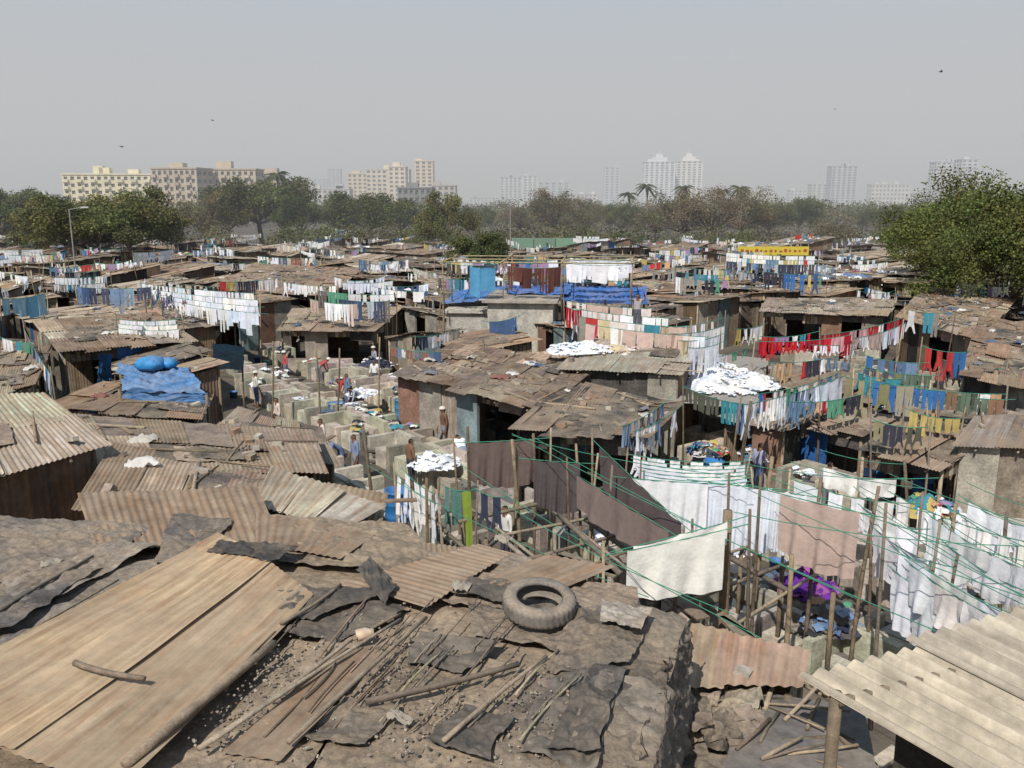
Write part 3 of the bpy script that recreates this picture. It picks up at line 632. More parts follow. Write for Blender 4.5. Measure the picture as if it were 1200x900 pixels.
for k in range(2): CL(155,296+k*5,4.0,205,292+k*5,4.0,WHT,['sheet','shirt'],1.0,.5,posts=k<1)
CL(255,330,4.0,330,325,4.0,MIX+WHT,ST_,1.0,.4); CL(330,330,4.0,395,335,4.0,WHT,ST_,.9,.4)
CL(300,300,4.0,370,302,4.0,WHT+DULL,ST_,.9,.4,**NP); CL(390,268,4.0,420,270,4.0,JEAN+WHT,ST_,1.2,.5,**NP)
CL(370,340,4.0,465,345,4.0,DRK+MIX,ST_,1.1,.42); CL(362,350,3.8,420,356,3.8,WHT+PINK,ST_,1.1,.42,**NP); CL(395,350,3.7,462,352,3.7,DRK+JEAN,ST_,1.0,.42,**NP)
for k in range(4): CL(660+k*8,352+k*9,4.6-.15*k,770+k*20,362+k*11,4.5-.15*k,[PINK,WHT,PINK+MIX,WHT+PINK][k],['shirt','sheet','trouser'],1.1,.38,posts=k%2==0,sag=.08)
for k in range(4): CL(775+k*10,383+k*8,4.2-.1*k,850,372+k*9,4.2-.1*k,WHT+PINK,['shirt','trouser'],1.1,.42,posts=k==0)
CL(662,358,4.6,685,362,4.6,RED,ST_,1,.4,**NP)
CL(885,400,3.6,1000,392,3.8,RED,ST_,.75,.33); CL(960,393,3.8,1060,372,4.0,RED+WHT[:1],ST_,.8,.33); CL(1000,396,3.7,1062,378,3.9,WHT+PINK,ST_,.8,.4,**NP); CL(950,404,3.5,1020,398,3.5,WHT,ST_,.6,.4,**NP); CL(890,394,3.8,960,388,3.9,RED+MIX,ST_,.7,.33,**NP)
for k in range(3): CL(790,312+k*6,4.4-.1*k,860,316+k*6,4.3-.1*k,[MIX,DRK+MIX,WHT+MIX][k],ST_,1,.4,posts=k==0)
for k in range(3): CL(850,296+k*5,4.5-.1*k,960,300+k*5,4.5-.1*k,[WHT,WHT+MIX,JEAN+DRK][k],ST_,1,.42,det=0,posts=k==0)
CL(895,318,4.2,970,322,4.2,JEAN+MIX,ST_,1.3,.42)
CL(1060,362,4.1,1120,366,4.1,MIX,ST_,1,.4); CL(1120,330,4.0,1190,336,4.0,MIX+WHT,ST_,.9,.4,**NP)
CL(800,452,3.5,880,474,3.4,OLV+JEAN,ST_,.85,.36); CL(868,475,3.4,1000,436,3.6,JEAN+WHT+[(.3,.5,.6)],['shirt','sheet'],.95,.42)
CL(885,462,3.5,985,436,3.5,WHT+MIX,['shirt'],.8,.42,**NP)
CL(985,440,3.6,1090,452,3.5,OLV+DRK,ST_,1.05,.36,two=True); CL(1020,445,3.5,1180,462,3.5,OLV+MIX,ST_,.85,.34); CL(1000,434,3.6,1060,444,3.6,OLV,ST_,.9,.36,**NP); CL(1090,455,3.4,1190,468,3.4,MIX+OLV,ST_,.8,.34,**NP)
CL(1080,405,3.8,1140,412,3.8,MIX+WHT,ST_,.9,.4); CL(1010,415,3.5,1090,425,3.5,MIX+JEAN,ST_,.8,.36,**NP); CL(860,385,3.6,900,378,3.6,WHT+MIX,ST_,.8,.4,**NP)
for (u0,v0,u1,v1,pl) in((900,425,990,415,MIX+WHT),(1010,428,1100,440,DRK+OLV),(1060,478,1130,490,MIX),(920,470,1010,462,MIX+JEAN),(1020,490,1090,500,OLV+MIX),(820,420,880,405,PINK+MIX),(1100,420,1180,432,MIX+DRK),(480,395,540,385,MIX+DRK),(455,405,520,412,DULL+JEAN)): CL(u0,v0,3.2,u1,v1,3.2,pl,ST_,.75,.34,posts=R.random()<.5)
CL(728,500,3.2,790,462,3.5,JEAN+DRK,ST_,.7,.36,**NP); CL(742,506,3.0,800,474,3.3,JEAN+WHT,ST_,.8,.36,**NP)
CL(462,552,3.0,512,590,2.9,WHT,['shirt'],1.1,.4,det=2,frac=1); CL(470,548,3.0,520,582,2.9,WHT,['shirt'],.9,.4,frac=1,**NP)
CL(515,566,2.9,560,572,2.9,[(.28,.38,.06),(.5,.46,.05),(.10,.2,.18),(.33,.42,.07)],['trouser','sheet','shirt'],1.4,.2,det=1,frac=1)
CL(556,572,2.9,600,580,2.9,DRK,['shirt','sheet'],.9,.3,frac=1,**NP)
def hero(u0,v0,z0,u1,v1,z1,h0,h1,col,name='drying_bedsheet',posts=True,k=4,amp=.05,sag=.15,ex=.4,back=True):
    mb=MB(); p,q=W(u0,v0,z0),W(u1,v1,z1); d=nrm(q-p); nn=nrm(np.cross(d,V(0,0,1)))
    rope(mb,p-d*ex,q+d*ex,.02,.01)
    n=60; P=bil(p,q,q-V(0,0,h1),p-V(0,0,h0),n,26); s=np.linspace(0,1,n+1)[None,:]; t=np.linspace(0,1,27)[:,None]; w=np.linalg.norm(q-p)
    ph=R.random()*6
    P=P+(amp*((.2+.8*t)*np.sin(k*s*6.28+ph+1.2*t)+.5*t*np.sin(k*2.1*s*6.28+t*2+ph*2)))[:,:,None]*nn
    P[:,:,2]-=(.05*np.abs(np.sin(s*math.pi*max(2,round(w/.8)))))*(1-t)+sag*4*s*(1-s)*t
    mb.add(P,gf(n,26),col,'cloth',True)
    if posts:
        for e in(p-d*ex,q+d*ex): rod(mb,V(e[0]+R.uniform(-.2,.2),e[1],0),e+V(0,0,.25),.04,.025,col=R.choice(WOODC),bend=.05,seg=4)
    return mb.obj(name)
hero(550,518,3.3,626,514,3.4,1.0,1.1,(.15,.11,.10))
hero(626,538,3.2,680,542,3.2,1.05,1.15,(.10,.085,.085))
hero(702,522,3.7,798,612,3.3,.75,.9,(.13,.10,.10),k=3)
hero(676,556,3.3,784,622,3.1,.75,.55,(.24,.185,.17),k=3)
hero(735,645,3.5,850,620,3.8,.85,1.05,(.80,.78,.73),k=2,amp=.05,sag=.05)
hero(742,640,3.53,852,611,3.83,.35,.4,(.80,.79,.75),k=2,amp=.07,sag=.0,posts=False)
hero(915,578,3.9,1008,600,3.9,1.05,1.2,(.50,.38,.33),k=3)
hero(740,560,3.4,830,566,3.4,1.3,1.3,(.78,.79,.82),k=5,amp=.07); hero(828,564,3.4,905,572,3.4,1.35,1.35,(.72,.76,.84),k=5,amp=.07,posts=False); hero(900,572,3.4,945,580,3.3,1.2,1.2,(.74,.77,.83),k=4,amp=.07,posts=False)
for i,(u0,v0,u1,v1,z,h) in enumerate(((925,560,1080,590,3.4,.95),(1005,590,1090,620,3.4,1.0),(1040,575,1230,640,3.4,.9),(1020,615,1120,665,3.2,.9),(1085,600,1240,680,3.3,.85),(1050,640,1230,735,3.2,1.0),(1120,600,1240,650,3.3,.8),(1040,662,1220,765,3.0,.9),(960,545,1060,560,3.3,.7),(1100,630,1240,705,3.3,.7),(1130,585,1250,625,3.3,.7),(1060,655,1235,750,3.3,.6))):
    CL(u0,v0,z,u1,v1,z,[(.80,.80,.81),(.78,.79,.82),(.76,.78,.83),(.79,.77,.74)],['sheet','sheet','shirt'],h,.5,det=2,frac=.98,sag=.15,two=True,posts=i%3==0)
for k in range(8): CL(735+k*4,532+k*5,2.4,880,540+k*4,2.4,WHT,['sheet','shirt'],.5,.4,det=1,posts=k%4==0)
mb=MB()
for (u0,v0,z0,u1,v1,z1) in((600,508,3.6,1110,745,3.8),(625,512,3.6,1000,700,3.6),(850,560,3.9,1200,700,3.7),(540,545,3.5,900,752,3.3),(430,545,3.4,760,700,3.6),(880,545,3.8,1100,560,3.8),(860,600,3.9,1200,640,3.9),(600,510,3.6,880,560,3.8),(590,590,3.4,860,720,3.3),(1000,570,3.9,1240,720,3.7),(905,560,3.9,1210,660,3.8)):
    rope(mb,W(u0,v0,z0),W(u1,v1,z1),.12,.008,n=16)
mb.obj('green_rope')
for (u,v,z,r) in((853,598,3.9,.10),(905,535,4.0,.05),(962,560,4.0,.04),(1030,570,3.9,.04),(928,650,3.2,.05),(795,655,3.1,.045),(548,500,3.6,.05),(600,515,3.7,.05),(625,508,3.7,.04),(675,520,3.5,.04),(425,500,3.3,.05),(500,560,3.4,.04),(1060,540,3.6,.04),(880,470,3.6,.05),(1120,590,3.6,.04),(1180,600,3.6,.04),(960,440,3.7,.04),(1100,470,3.5,.04),(1000,420,3.7,.04),(285,400,3.2,.04),(320,400,3.6,.04),(370,405,3.6,.04),(398,408,3.4,.04),(445,395,3.4,.04)):
    mb=MB(); e=W(u,v,z); rod(mb,V(e[0]+R.uniform(-.3,.3),e[1]+R.uniform(-.2,.2),0),e,r*1.1,r*.8,col=jc(R.choice(WOODC[:2])),bend=.07,seg=5); mb.obj('bamboo_pole')
mb=MB()
for k in range(9):
    o=D2*(k*.6-1.7+R.uniform(-.2,.2))+V(0,0,R.uniform(-.3,.25)); p=W(600,590,2.2)+o+D1*R.uniform(-1,1.5); q=W(860,760,2.2)+o+D2*R.uniform(-.4,.4)-D1*R.uniform(0,3)
    rod(mb,p,q,R.uniform(.025,.08),col=jc(R.choice([(.24,.2,.155),(.12,.1,.08),(.3,.25,.2)])),bend=.12,seg=5)
for k in range(7):
    t=(k+R.uniform(-.3,.3))/6; p=W(600,590,2.1)*(1-t)+W(860,760,2.1)*t; rod(mb,p-D2*R.uniform(1,2.2),p+D2*R.uniform(2,3.8)+D1*R.uniform(-.8,.8),R.uniform(.025,.05),col=jc(R.choice(WOODC)),bend=.06,seg=3)
    for s_ in(-1.5,3): rod(mb,V(p[0],p[1],0)+D2*s_,p+D2*s_,.045)
for k in range(14):
    p=W(R.uniform(640,860),R.uniform(640,760),2.2); plank(mb,p,p+nrm(D1+D2*R.uniform(-.6,.6))*R.uniform(.8,2),R.uniform(.08,.3),.03,jc(R.choice(WOODC)))
mb.obj('timber_frame')
for (u,v,z,c) in((467,618,.98,(.02,.13,.34)),(472,495,0,(.04,.18,.33)),(104,488,0,(.02,.14,.4)),(1022,575,0,(.03,.13,.3)),(395,500,0,(.03,.15,.36)),(835,575,0,(.02,.15,.4)),(1080,600,0,(.03,.14,.35)),(925,510,0,(.1,.25,.3))): drum(W(u,v,z),c,r=.32,h=1.0)
for (u,v,z,r,h,pal) in((845,448,2.4,1.9,.75,WHT),(680,410,3.4,1.2,.3,WHT),(725,412,3.3,.9,.25,PINK+WHT),(510,545,.9,.7,.5,WHT),(890,535,.9,.6,.5,WHT+MIX),(1000,520,.9,.6,.5,MIX),(1090,600,.9,.8,.6,MIX),(1130,640,.9,.7,.5,WHT),(440,430,.8,.9,.7,WHT+DRK),(480,440,.9,.8,.5,WHT),(400,450,.9,.5,.4,MIX),(1060,520,.9,.6,.5,JEAN),(945,690,.9,.5,.5,[(.12,.03,.25),(.3,.1,.3)]),(975,735,.9,.5,.5,JEAN+DRK),(830,530,.9,.6,.4,MIX),(1180,580,.9,.6,.5,WHT),(930,480,.9,.6,.4,MIX+WHT),(425,462,.9,.6,.3,WHT)):
    pile(W(u,v,z),r,h,pal)
mb=MB()
q=[W(775,470,2.35),W(885,480,2.35),W(900,420,2.35),W(810,412,2.35)]
tarp(mb,*q,n=30,amp=.06,col=(.33,.31,.28),m='cloth',k=3,rag=.1)
for e in q: rod(mb,V(e[0],e[1],0),e,.05)
mb.obj('drying_platform')
# blue tarp shelter left
mb=MB(); q=[W(140,456,3.2),W(242,462,3.2),W(222,430,3.4),W(140,425,3.4)]
tarp(mb,*q,n=36,amp=.22,col=(.07,.17,.34),m='plastic_sheet',k=3,rag=.25); tarp(mb,q[0]-V(0,0,.6),q[1]-V(0,0,.4),q[1],q[0],n=30,amp=.12,col=(.05,.13,.28),m='plastic_sheet',k=4,rag=.15)
tarp(mb,W(140,452,.5),W(175,460,.5),W(175,455,2.9),W(140,450,2.9),n=14,amp=.1,col=(.03,.14,.36),m='plastic_sheet',k=4)
for e in q: rod(mb,V(e[0],e[1],0),e,.05)
mb.obj('blue_tarpaulin_awning')
mb=MB()
for (u,v,r) in((178,432,.5),(196,430,.38)): 
    c=W(u,v,3.4); prof2=[(.01,0),(r*.8,0),(r,r*.2),(r*.97,r*.5),(r*.75,r*.72),(r*.35,r*.85),(.01,r*.86)]
    lathe(mb,c,prof2,30,(.02,.2,.46),'plastic_sheet',rfun=lambda rr,z,th:rr*(1+.09*np.sin(3*th+1)+.06*np.sin(7*th+z*12)+.04*np.sin(13*th)))
mb.obj('blue_bundle')
mb=MB(); tarp(mb,W(250,432,2.0),W(285,432,2.0),W(286,405,3.4),W(250,402,3.4),n=26,amp=.1,col=(.12,.3,.48),m='plastic_sheet',k=3,rag=.1); tarp(mb,W(112,470,.5),W(130,475,.5),W(132,415,3.2),W(116,415,3.2),n=26,amp=.1,col=(.03,.16,.4),m='plastic_sheet',k=3,rag=.1); mb.obj('blue_tarpaulin')
# ---------------- people
FC={}
def skin(vs,es,rad,root=0,sub=2):
    me=bpy.data.meshes.new('t'); me.from_pydata(vs,es,[]); o=bpy.data.objects.new('t',me); bpy.context.scene.collection.objects.link(o)
    md=o.modifiers.new('s','SKIN'); md.use_smooth_shade=True
    for i,r in enumerate(rad): me.skin_vertices[0].data[i].radius=r
    for i in range(len(vs)): me.skin_vertices[0].data[i].use_root=(i==root)
    o.modifiers.new('b','SUBSURF').levels=sub
    dg=bpy.context.evaluated_depsgraph_get(); ev=o.evaluated_get(dg); m2=ev.to_mesh()
    v=np.array([x.co[:] for x in m2.vertices]); f=np.array([(list(p.vertices)+[p.vertices[-1]])[:4] for p in m2.polygons]); ev.to_mesh_clear()
    bpy.data.objects.remove(o); bpy.data.meshes.remove(me); return v,f
def joints(pose):
    J={'pel':(0,0,.95),'sp':(0,-.01,1.15),'ch':(0,0,1.34),'nk':(0,.01,1.49),'hd':(0,.03,1.58),'ht':(0,.03,1.68)}
    for sd,k in((-1,'l'),(1,'r')):
        J.update({'sh'+k:(.17*sd,0,1.41),'el'+k:(.23*sd,.0,1.14),'wr'+k:(.24*sd,.1,.90),'pm'+k:(.24*sd,.13,.82),'hp'+k:(.09*sd,0,.9),'kn'+k:(.1*sd,.03,.5),'an'+k:(.1*sd,0,.08),'to'+k:(.11*sd,.15,.035)})
    if pose=='walk': J['knr']=(.1,.15,.52);J['anr']=(.1,.22,.09);J['tor']=(.1,.37,.05);J['anl']=(-.1,-.25,.12);J['tol']=(-.1,-.12,.03);J['knl']=(-.1,-.04,.5)
    if pose=='reach':
        J['ell']=(-.3,.2,1.5);J['wrl']=(-.25,.35,1.72);J['pml']=(-.24,.37,1.8);J['elr']=(.3,.2,1.45);J['wrr']=(.25,.36,1.68);J['pmr']=(.24,.38,1.76)
    if pose=='bend':
        an=math.radians(58)
        for k in list(J):
            if k[:2] in('sp','ch','nk','hd','ht','sh'):
                x,y,z=J[k]; z-=.95; J[k]=(x,y*math.cos(an)+z*math.sin(an),.95+z*math.cos(an)-y*math.sin(an))
        for sd,k in((-1,'l'),(1,'r')):
            x,y,z=J['sh'+k]; J['el'+k]=(x*1.1,y+.06,z-.28);J['wr'+k]=(x*1.0,y+.16,z-.5);J['pm'+k]=(x,y+.19,z-.57)
    return J
def body(pose):
    if pose in FC: return FC[pose]
    J=joints(pose)
    RD={'pel':(.15,.11),'sp':(.135,.10),'ch':(.16,.11),'nk':(.055,.055),'hd':(.078,.09),'ht':(.07,.08),'sh':(.065,.065),'el':(.042,.042),'wr':(.028,.028),'pm':(.035,.02),'hp':(.095,.095),'kn':(.06,.06),'an':(.042,.042),'to':(.045,.03)}
    names=list(J); E=[('pel','sp'),('sp','ch'),('ch','nk'),('nk','hd'),('hd','ht')]
    for k in'lr': E+=[('ch','sh'+k),('sh'+k,'el'+k),('el'+k,'wr'+k),('wr'+k,'pm'+k),('pel','hp'+k),('hp'+k,'kn'+k),('kn'+k,'an'+k),('an'+k,'to'+k)]
    v,f=skin([J[n] for n in names],[(names.index(a),names.index(b)) for a,b in E],[RD.get(n,RD.get(n[:2])) for n in names])
    fg=[]
    for sd,k in((-1,'l'),(1,'r')):
        pm=np.array(J['pm'+k]); d=nrm(pm-np.array(J['wr'+k])); sdv=V(0,1,0) if abs(d[1])<.8 else V(0,0,1); sdv=nrm(sdv-d*np.dot(sdv,d)); cv=nrm(np.cross(d,sdv))*(-sd)
        for q,(of,ln) in enumerate(((-.026,.065),(-.009,.078),(.009,.082),(.026,.072),(.034,.055))):
            b=pm+sdv*of-d*(.0 if q<4 else .045); dd=d if q<4 else nrm(d+sdv*.9)
            vv=[b,b+dd*(.02+ln*.45),b+dd*(.02+ln*.75)+cv*.012,b+dd*(.01+ln)+cv*.03]
            fg.append(skin([tuple(x) for x in vv],[(0,1),(1,2),(2,3)],[(.009,.009)]*3+[(.007,.007)],sub=1))
    FC[pose]=(J,names,v,f,fg); return FC[pose]
def person(loc,head,pose='stand',shirt=(.6,.6,.62),trs=(.05,.05,.08),name='washerman',s=1.0,hat=None):
    J,names,v,f,fg=body(pose)
    SK=(.17,.09,.055); ctr=v[f].mean(1); jp=np.array([J[n] for n in names]); cols=np.zeros((len(f),3)); hd=np.array(J['hd']); up=nrm(np.array(J['ht'])-np.array(J['nk']))
    fw_=nrm(np.cross(V(1,0,0),up)*-1) 
    if fw_[1]<0 and pose!='bend': fw_=-fw_
    for i,c in enumerate(ctr):
        n=names[int(np.argmin(((jp-c)**2).sum(1)))]; k=n[:2]
        if n in('hd','ht','nk'): 
            r=c-hd; cols[i]=(.012,.01,.01) if (np.dot(r,up)>.06 or np.dot(r,fw_)<-.035) and n!='nk' else SK
        elif n in('wrl','wrr','pml','pmr') or (n in('tol','tor','anl','anr')): cols[i]=SK
        elif k in('kn','hp') or n=='pel': cols[i]=trs
        else: cols[i]=shirt
    mb=MB(); ca,sa=math.cos(head),math.sin(head); Rm=np.array([[ca,-sa,0],[sa,ca,0],[0,0,1]])
    X=lambda v:(np.asarray(v)*s)@Rm.T+np.asarray(loc)
    mb.add(X(v),f,SK,'skin',True,cols=cols)
    for v2,f2 in fg: mb.add(X(v2),f2,SK,'skin',True)
    sx=V(1,0,0)
    def blob(c,r,col): 
        a=X([c])[0]; lathe(mb,a,[(.001,-r*s),(r*.7*s,-r*.7*s),(r*s,0),(r*.7*s,r*.7*s),(.001,r*s)],8,col,'skin')
    blob(hd+fw_*.095-up*.0,.014,SK)
    for e in(-1,1): blob(hd+fw_*.078+up*.025+sx*.03*e,.011,(.03,.02,.02)); blob(hd+sx*.083*e,.02,SK)
    blob(hd+fw_*.08-up*.04,.014,(.14,.05,.04))
    if hat: lathe(mb,X([hd+up*.07])[0],[(.12*s,0),(.11*s,.04*s),(.07*s,.08*s),(.001,.09*s)],14,hat,'cloth')
    mb.obj(name)
person(W(1047,585,0),2.6,'walk',(.5,.36,.3),(.25,.22,.2))
person(W(543,560,0),.4,'bend',(.68,.7,.74),(.2,.25,.35))
person(W(885,560,0),-1.2,'bend',(.45,.47,.4),(.12,.12,.12),hat=(.7,.68,.6))
person(W(412,478,0),1.8,'bend',(.45,.04,.04),(.05,.06,.1)); person(W(440,462,0),2.8,'stand',(.6,.6,.6),(.06,.06,.08))
person(V(*W(746,392,3.6)),3.0,'reach',(.32,.3,.3),(.08,.08,.1))
person(W(1132,660,0),1.2,'bend',(.7,.7,.7),(.1,.1,.12),hat=(.75,.73,.7)); person(W(1010,600,0),-.6,'bend',(.12,.2,.35),(.05,.05,.05)); person(W(900,475,0),2.2,'walk',(.6,.55,.5),(.1,.1,.12))
person(W(1075,560,0),.6,'stand',(.35,.4,.6),(.08,.08,.08)); person(W(40,440,.0),2.0,'stand',(.7,.7,.7),(.1,.1,.15))
R.shuffle(PENC); n_=0
for c,side in PENC:
    if n_>=38: break
    if c[1]<17 or c[1]>44: continue
    sg=1 if side else -1; p=c+D2*sg*.85+D1*R.uniform(-.2,.2)
    fd=-D2*sg; person(p,math.atan2(-fd[0],fd[1]),R.choice(['bend','stand','stand','walk']),jc(R.choice([(.6,.6,.62),(.3,.32,.4),(.5,.45,.4),(.15,.2,.3),(.4,.08,.08),(.17,.09,.055)])),R.choice([(.05,.05,.07),(.2,.2,.22),(.1,.14,.25)]),hat=R.choice([None,None,(.7,.68,.62)])); n_+=1
# birds
for (u,v,y) in((1078,84,95),(263,141,160),(158,172,130),(963,128,200)):
    mb=MB(); c=V(Xat(u,y)*1.02,y,Zat(v,y)); lathe(mb,c,[(.001,-.28),(.05,-.2),(.08,0),(.05,.16),(.03,.22),(.001,.27)],8,(.03,.025,.02),'bark',axis=V(1,.4,.1))
    for sd in(-1,1):
        w=nrm(V(-.3,.9*sd,.25)); f_=V(1,.4,.1)*.09
        mb.add([c+f_,c-f_,c+w*.35-f_*.8,c+w*.35+f_*1.1,c+w*.7-f_*1.0-V(0,0,.08),c+w*.72-V(0,0,.08)],[[0,1,2,3],[3,2,4,5]],(.03,.025,.02),'bark')
    mb.add([c-V(.2,.08,.02),c-V(.38,.2,.03),c-V(.4,.1,.03),c-V(.2,.06,.02)],[[0,1,2,3]],(.03,.025,.02),'bark'); mb.obj('black_kite_bird')
print('people',time.time()-T0)
# ---------------- trees
GR=[(.10,.115,.035),(.12,.125,.04),(.08,.10,.035),(.15,.13,.06)]
def leaves(mb,c,r,n,size,col,sq=.8):
    d=NR.normal(size=(n,3)); d/=np.linalg.norm(d,axis=1)[:,None]; rr=r*NR.uniform(.3,1.08,(n,1))
    p=c+d*rr*V(1,1,sq); a=NR.normal(size=(n,3)); a/=np.linalg.norm(a,axis=1)[:,None]; b=np.cross(a,NR.normal(size=(n,3))); b/=np.linalg.norm(b,axis=1)[:,None]
    s=size*NR.uniform(.6,1.2,(n,1)); v=np.stack([p-a*s*.5,p+b*s*.32,p+a*s*.5,p-b*s*.32],1).reshape(-1,3)
    f=np.arange(4*n).reshape(n,4); k=NR.uniform(.7,1.3,(n,1)); mb.add(v,f,col,'leaf',False,cols=np.array(col)[None,:]*k)
def treemesh(seed,H,Rc,nl,size,base,clumps=26,sparse=False,cr=(.24,.38)):
    mb=MB(); r=random.Random(seed); tz=H*.32; top=V(r.uniform(-.3,.3),r.uniform(-.3,.3),tz)
    rod(mb,V(0,0,0),top,H*.032,H*.022,(.13,.10,.075),'bark',n=8,bend=.1,seg=4)
    cs=[]
    for i in range(clumps):
        a=r.uniform(0,6.28); el=r.uniform(-.55,1); k=r.uniform(.5,1.08)
        cs.append(V(math.cos(a)*Rc*k*math.sqrt(max(0,1-el*el*.8)),math.sin(a)*Rc*k*math.sqrt(max(0,1-el*el*.8)),H*.6+el*H*.34*k))
    for i,c in enumerate(cs):
        if i<14 or sparse: 
            m_=top+(c-top)*.5+V(0,0,-.3); rod(mb,top,m_,H*.012,H*.008,(.12,.09,.07),'bark',n=5,seg=1); rod(mb,m_,c,H*.008,H*.002,(.12,.09,.07),'bark',n=5,seg=1)
            for k in range(3): rod(mb,c+(top-c)*.1,c+V(r.uniform(-1,1),r.uniform(-1,1),r.uniform(-.3,1))*Rc*.25,H*.003,H*.001,(.12,.1,.08),'bark',n=5)
        f=r.uniform(.6,1.4); hue=r.uniform(.85,1.2); leaves(mb,c,Rc*r.uniform(*cr),nl//clumps,size,(base[0]*f*hue,base[1]*f,base[2]*f))
    o=mb.obj('broadleaf_tree'); return o
def place(o,u,y,vtop,H,first,wide=1.0):
    if not first:
        o2=bpy.data.objects.new('broadleaf_tree',o.data); bpy.context.scene.collection.objects.link(o2)
    else: o2=o
    z=max(5,Zat(vtop,y)); s=z/H; o2.location=(Xat(u,y),y,0); o2.scale=(s*wide,s*wide,s); o2.rotation_euler=(0,0,R.uniform(0,6.28)); return o2
TV=[treemesh(1,10,5,16000,.30,GR[0],34),treemesh(2,10,4.4,13000,.30,GR[1],30),treemesh(3,10,5,8000,.28,GR[3],30,sparse=True),treemesh(4,10,4.6,15000,.30,GR[2],32),treemesh(6,10,5.2,6500,.26,(.18,.145,.09),30,sparse=True)]
big=treemesh(9,10,5.4,38000,.19,(.105,.125,.035),clumps=80,cr=(.16,.28))
used=[False]*5
TL=[(28,150,214,0,1),(70,112,230,1,1.4),(110,105,226,0,1.4),(150,110,222,1,1.3),(180,130,240,3,.9),(235,160,226,2,1),(268,165,222,1,1),(305,170,202,0,1.3),(350,165,228,3,1),(395,180,232,1,1),(432,170,220,0,1.3),(470,185,234,3,1),(522,128,226,1,.9),(505,135,252,1,.8),(560,92,270,3,1.2),(610,190,236,4,1),(650,180,222,2,1.1),(690,200,232,2,1),(730,200,236,0,1),(770,165,236,4,1),(800,155,222,2,1.1),(835,150,220,4,1.2),(870,165,220,2,1.2),(905,190,236,0,1),(940,200,230,3,1),(985,135,254,4,1),(1030,210,240,0,1),(1065,190,240,3,1),(1100,160,236,1,1),(0,140,222,3,1.2),(-60,150,225,3,1),(1250,120,215,0,1),(640,230,232,3,1),(560,210,240,0,1)]
for (u,y,vt,k,wd) in TL:
    place(TV[k],u,y,vt,10,not used[k],wd); used[k]=True
place(big,1160,70,206,10,True,1.2); place(big,1225,56,196,10,False,1.25); place(big,1108,86,228,10,False,1.0); place(big,1190,52,240,10,False,1.1)
for (u,y,vt) in((758,210,212),(800,215,214),(866,205,214),(735,230,222),(324,190,197),(845,220,218)):
    mb=MB(); H=Zat(vt,y); b=V(Xat(u,y),y,0); t=b+V(R.uniform(-.6,.6),0,H-1.2); rod(mb,b,t,.25,.16,(.2,.17,.13),'bark',n=8,seg=4,bend=.4)
    for k in range(18):
        a=k*2.4; el=R.uniform(-.2,.9); L_=3.2; P=[]
        for i in range(6):
            q=i/5; P.append(t+V(math.cos(a),math.sin(a),0)*L_*q*math.cos(el*.6)+V(0,0,L_*q*math.sin(el)-2.2*q*q))
        P=np.array(P); sdv=V(-math.sin(a),math.cos(a),0)*.38; wv=np.array([.2,1,1,.9,.6,.1])[:,None]
        for sg in(-1,1):
            v=np.concatenate([P,P+sdv*sg*wv-V(0,0,.25)*wv]); mb.add(v,[[i,i+1,i+7,i+6] for i in range(5)],jc((.06,.075,.03)),'leaf')
    mb.obj('palm_tree')
mb=MB()
for i in range(480):
    y=R.uniform(215,420); x=R.uniform(-.75,.75)*y; h=Zat(R.uniform(234,246),y); f=R.uniform(.7,1.3); c0=R.choice(GR+[(.15,.13,.08)])
    for k in range(4): leaves(mb,V(x+R.uniform(-4,4),y+R.uniform(-3,3),h*R.uniform(.3,.85)),R.uniform(2.5,4),90,.75,tuple(q*f for q in c0))
mb.obj('distant_tree_belt')
mb=MB()
for i in range(200):
    y=R.uniform(125,150); x=R.uniform(-.75,.75)*y; f=R.uniform(.6,1.2); c0=R.choice(GR+[(.15,.13,.08)])
    for k in range(3): leaves(mb,V(x+R.uniform(-3,3),y,R.uniform(1,4.0)),R.uniform(1.5,2.6),130,.4,tuple(q*f for q in c0))
mb.obj('scrub_hedge')
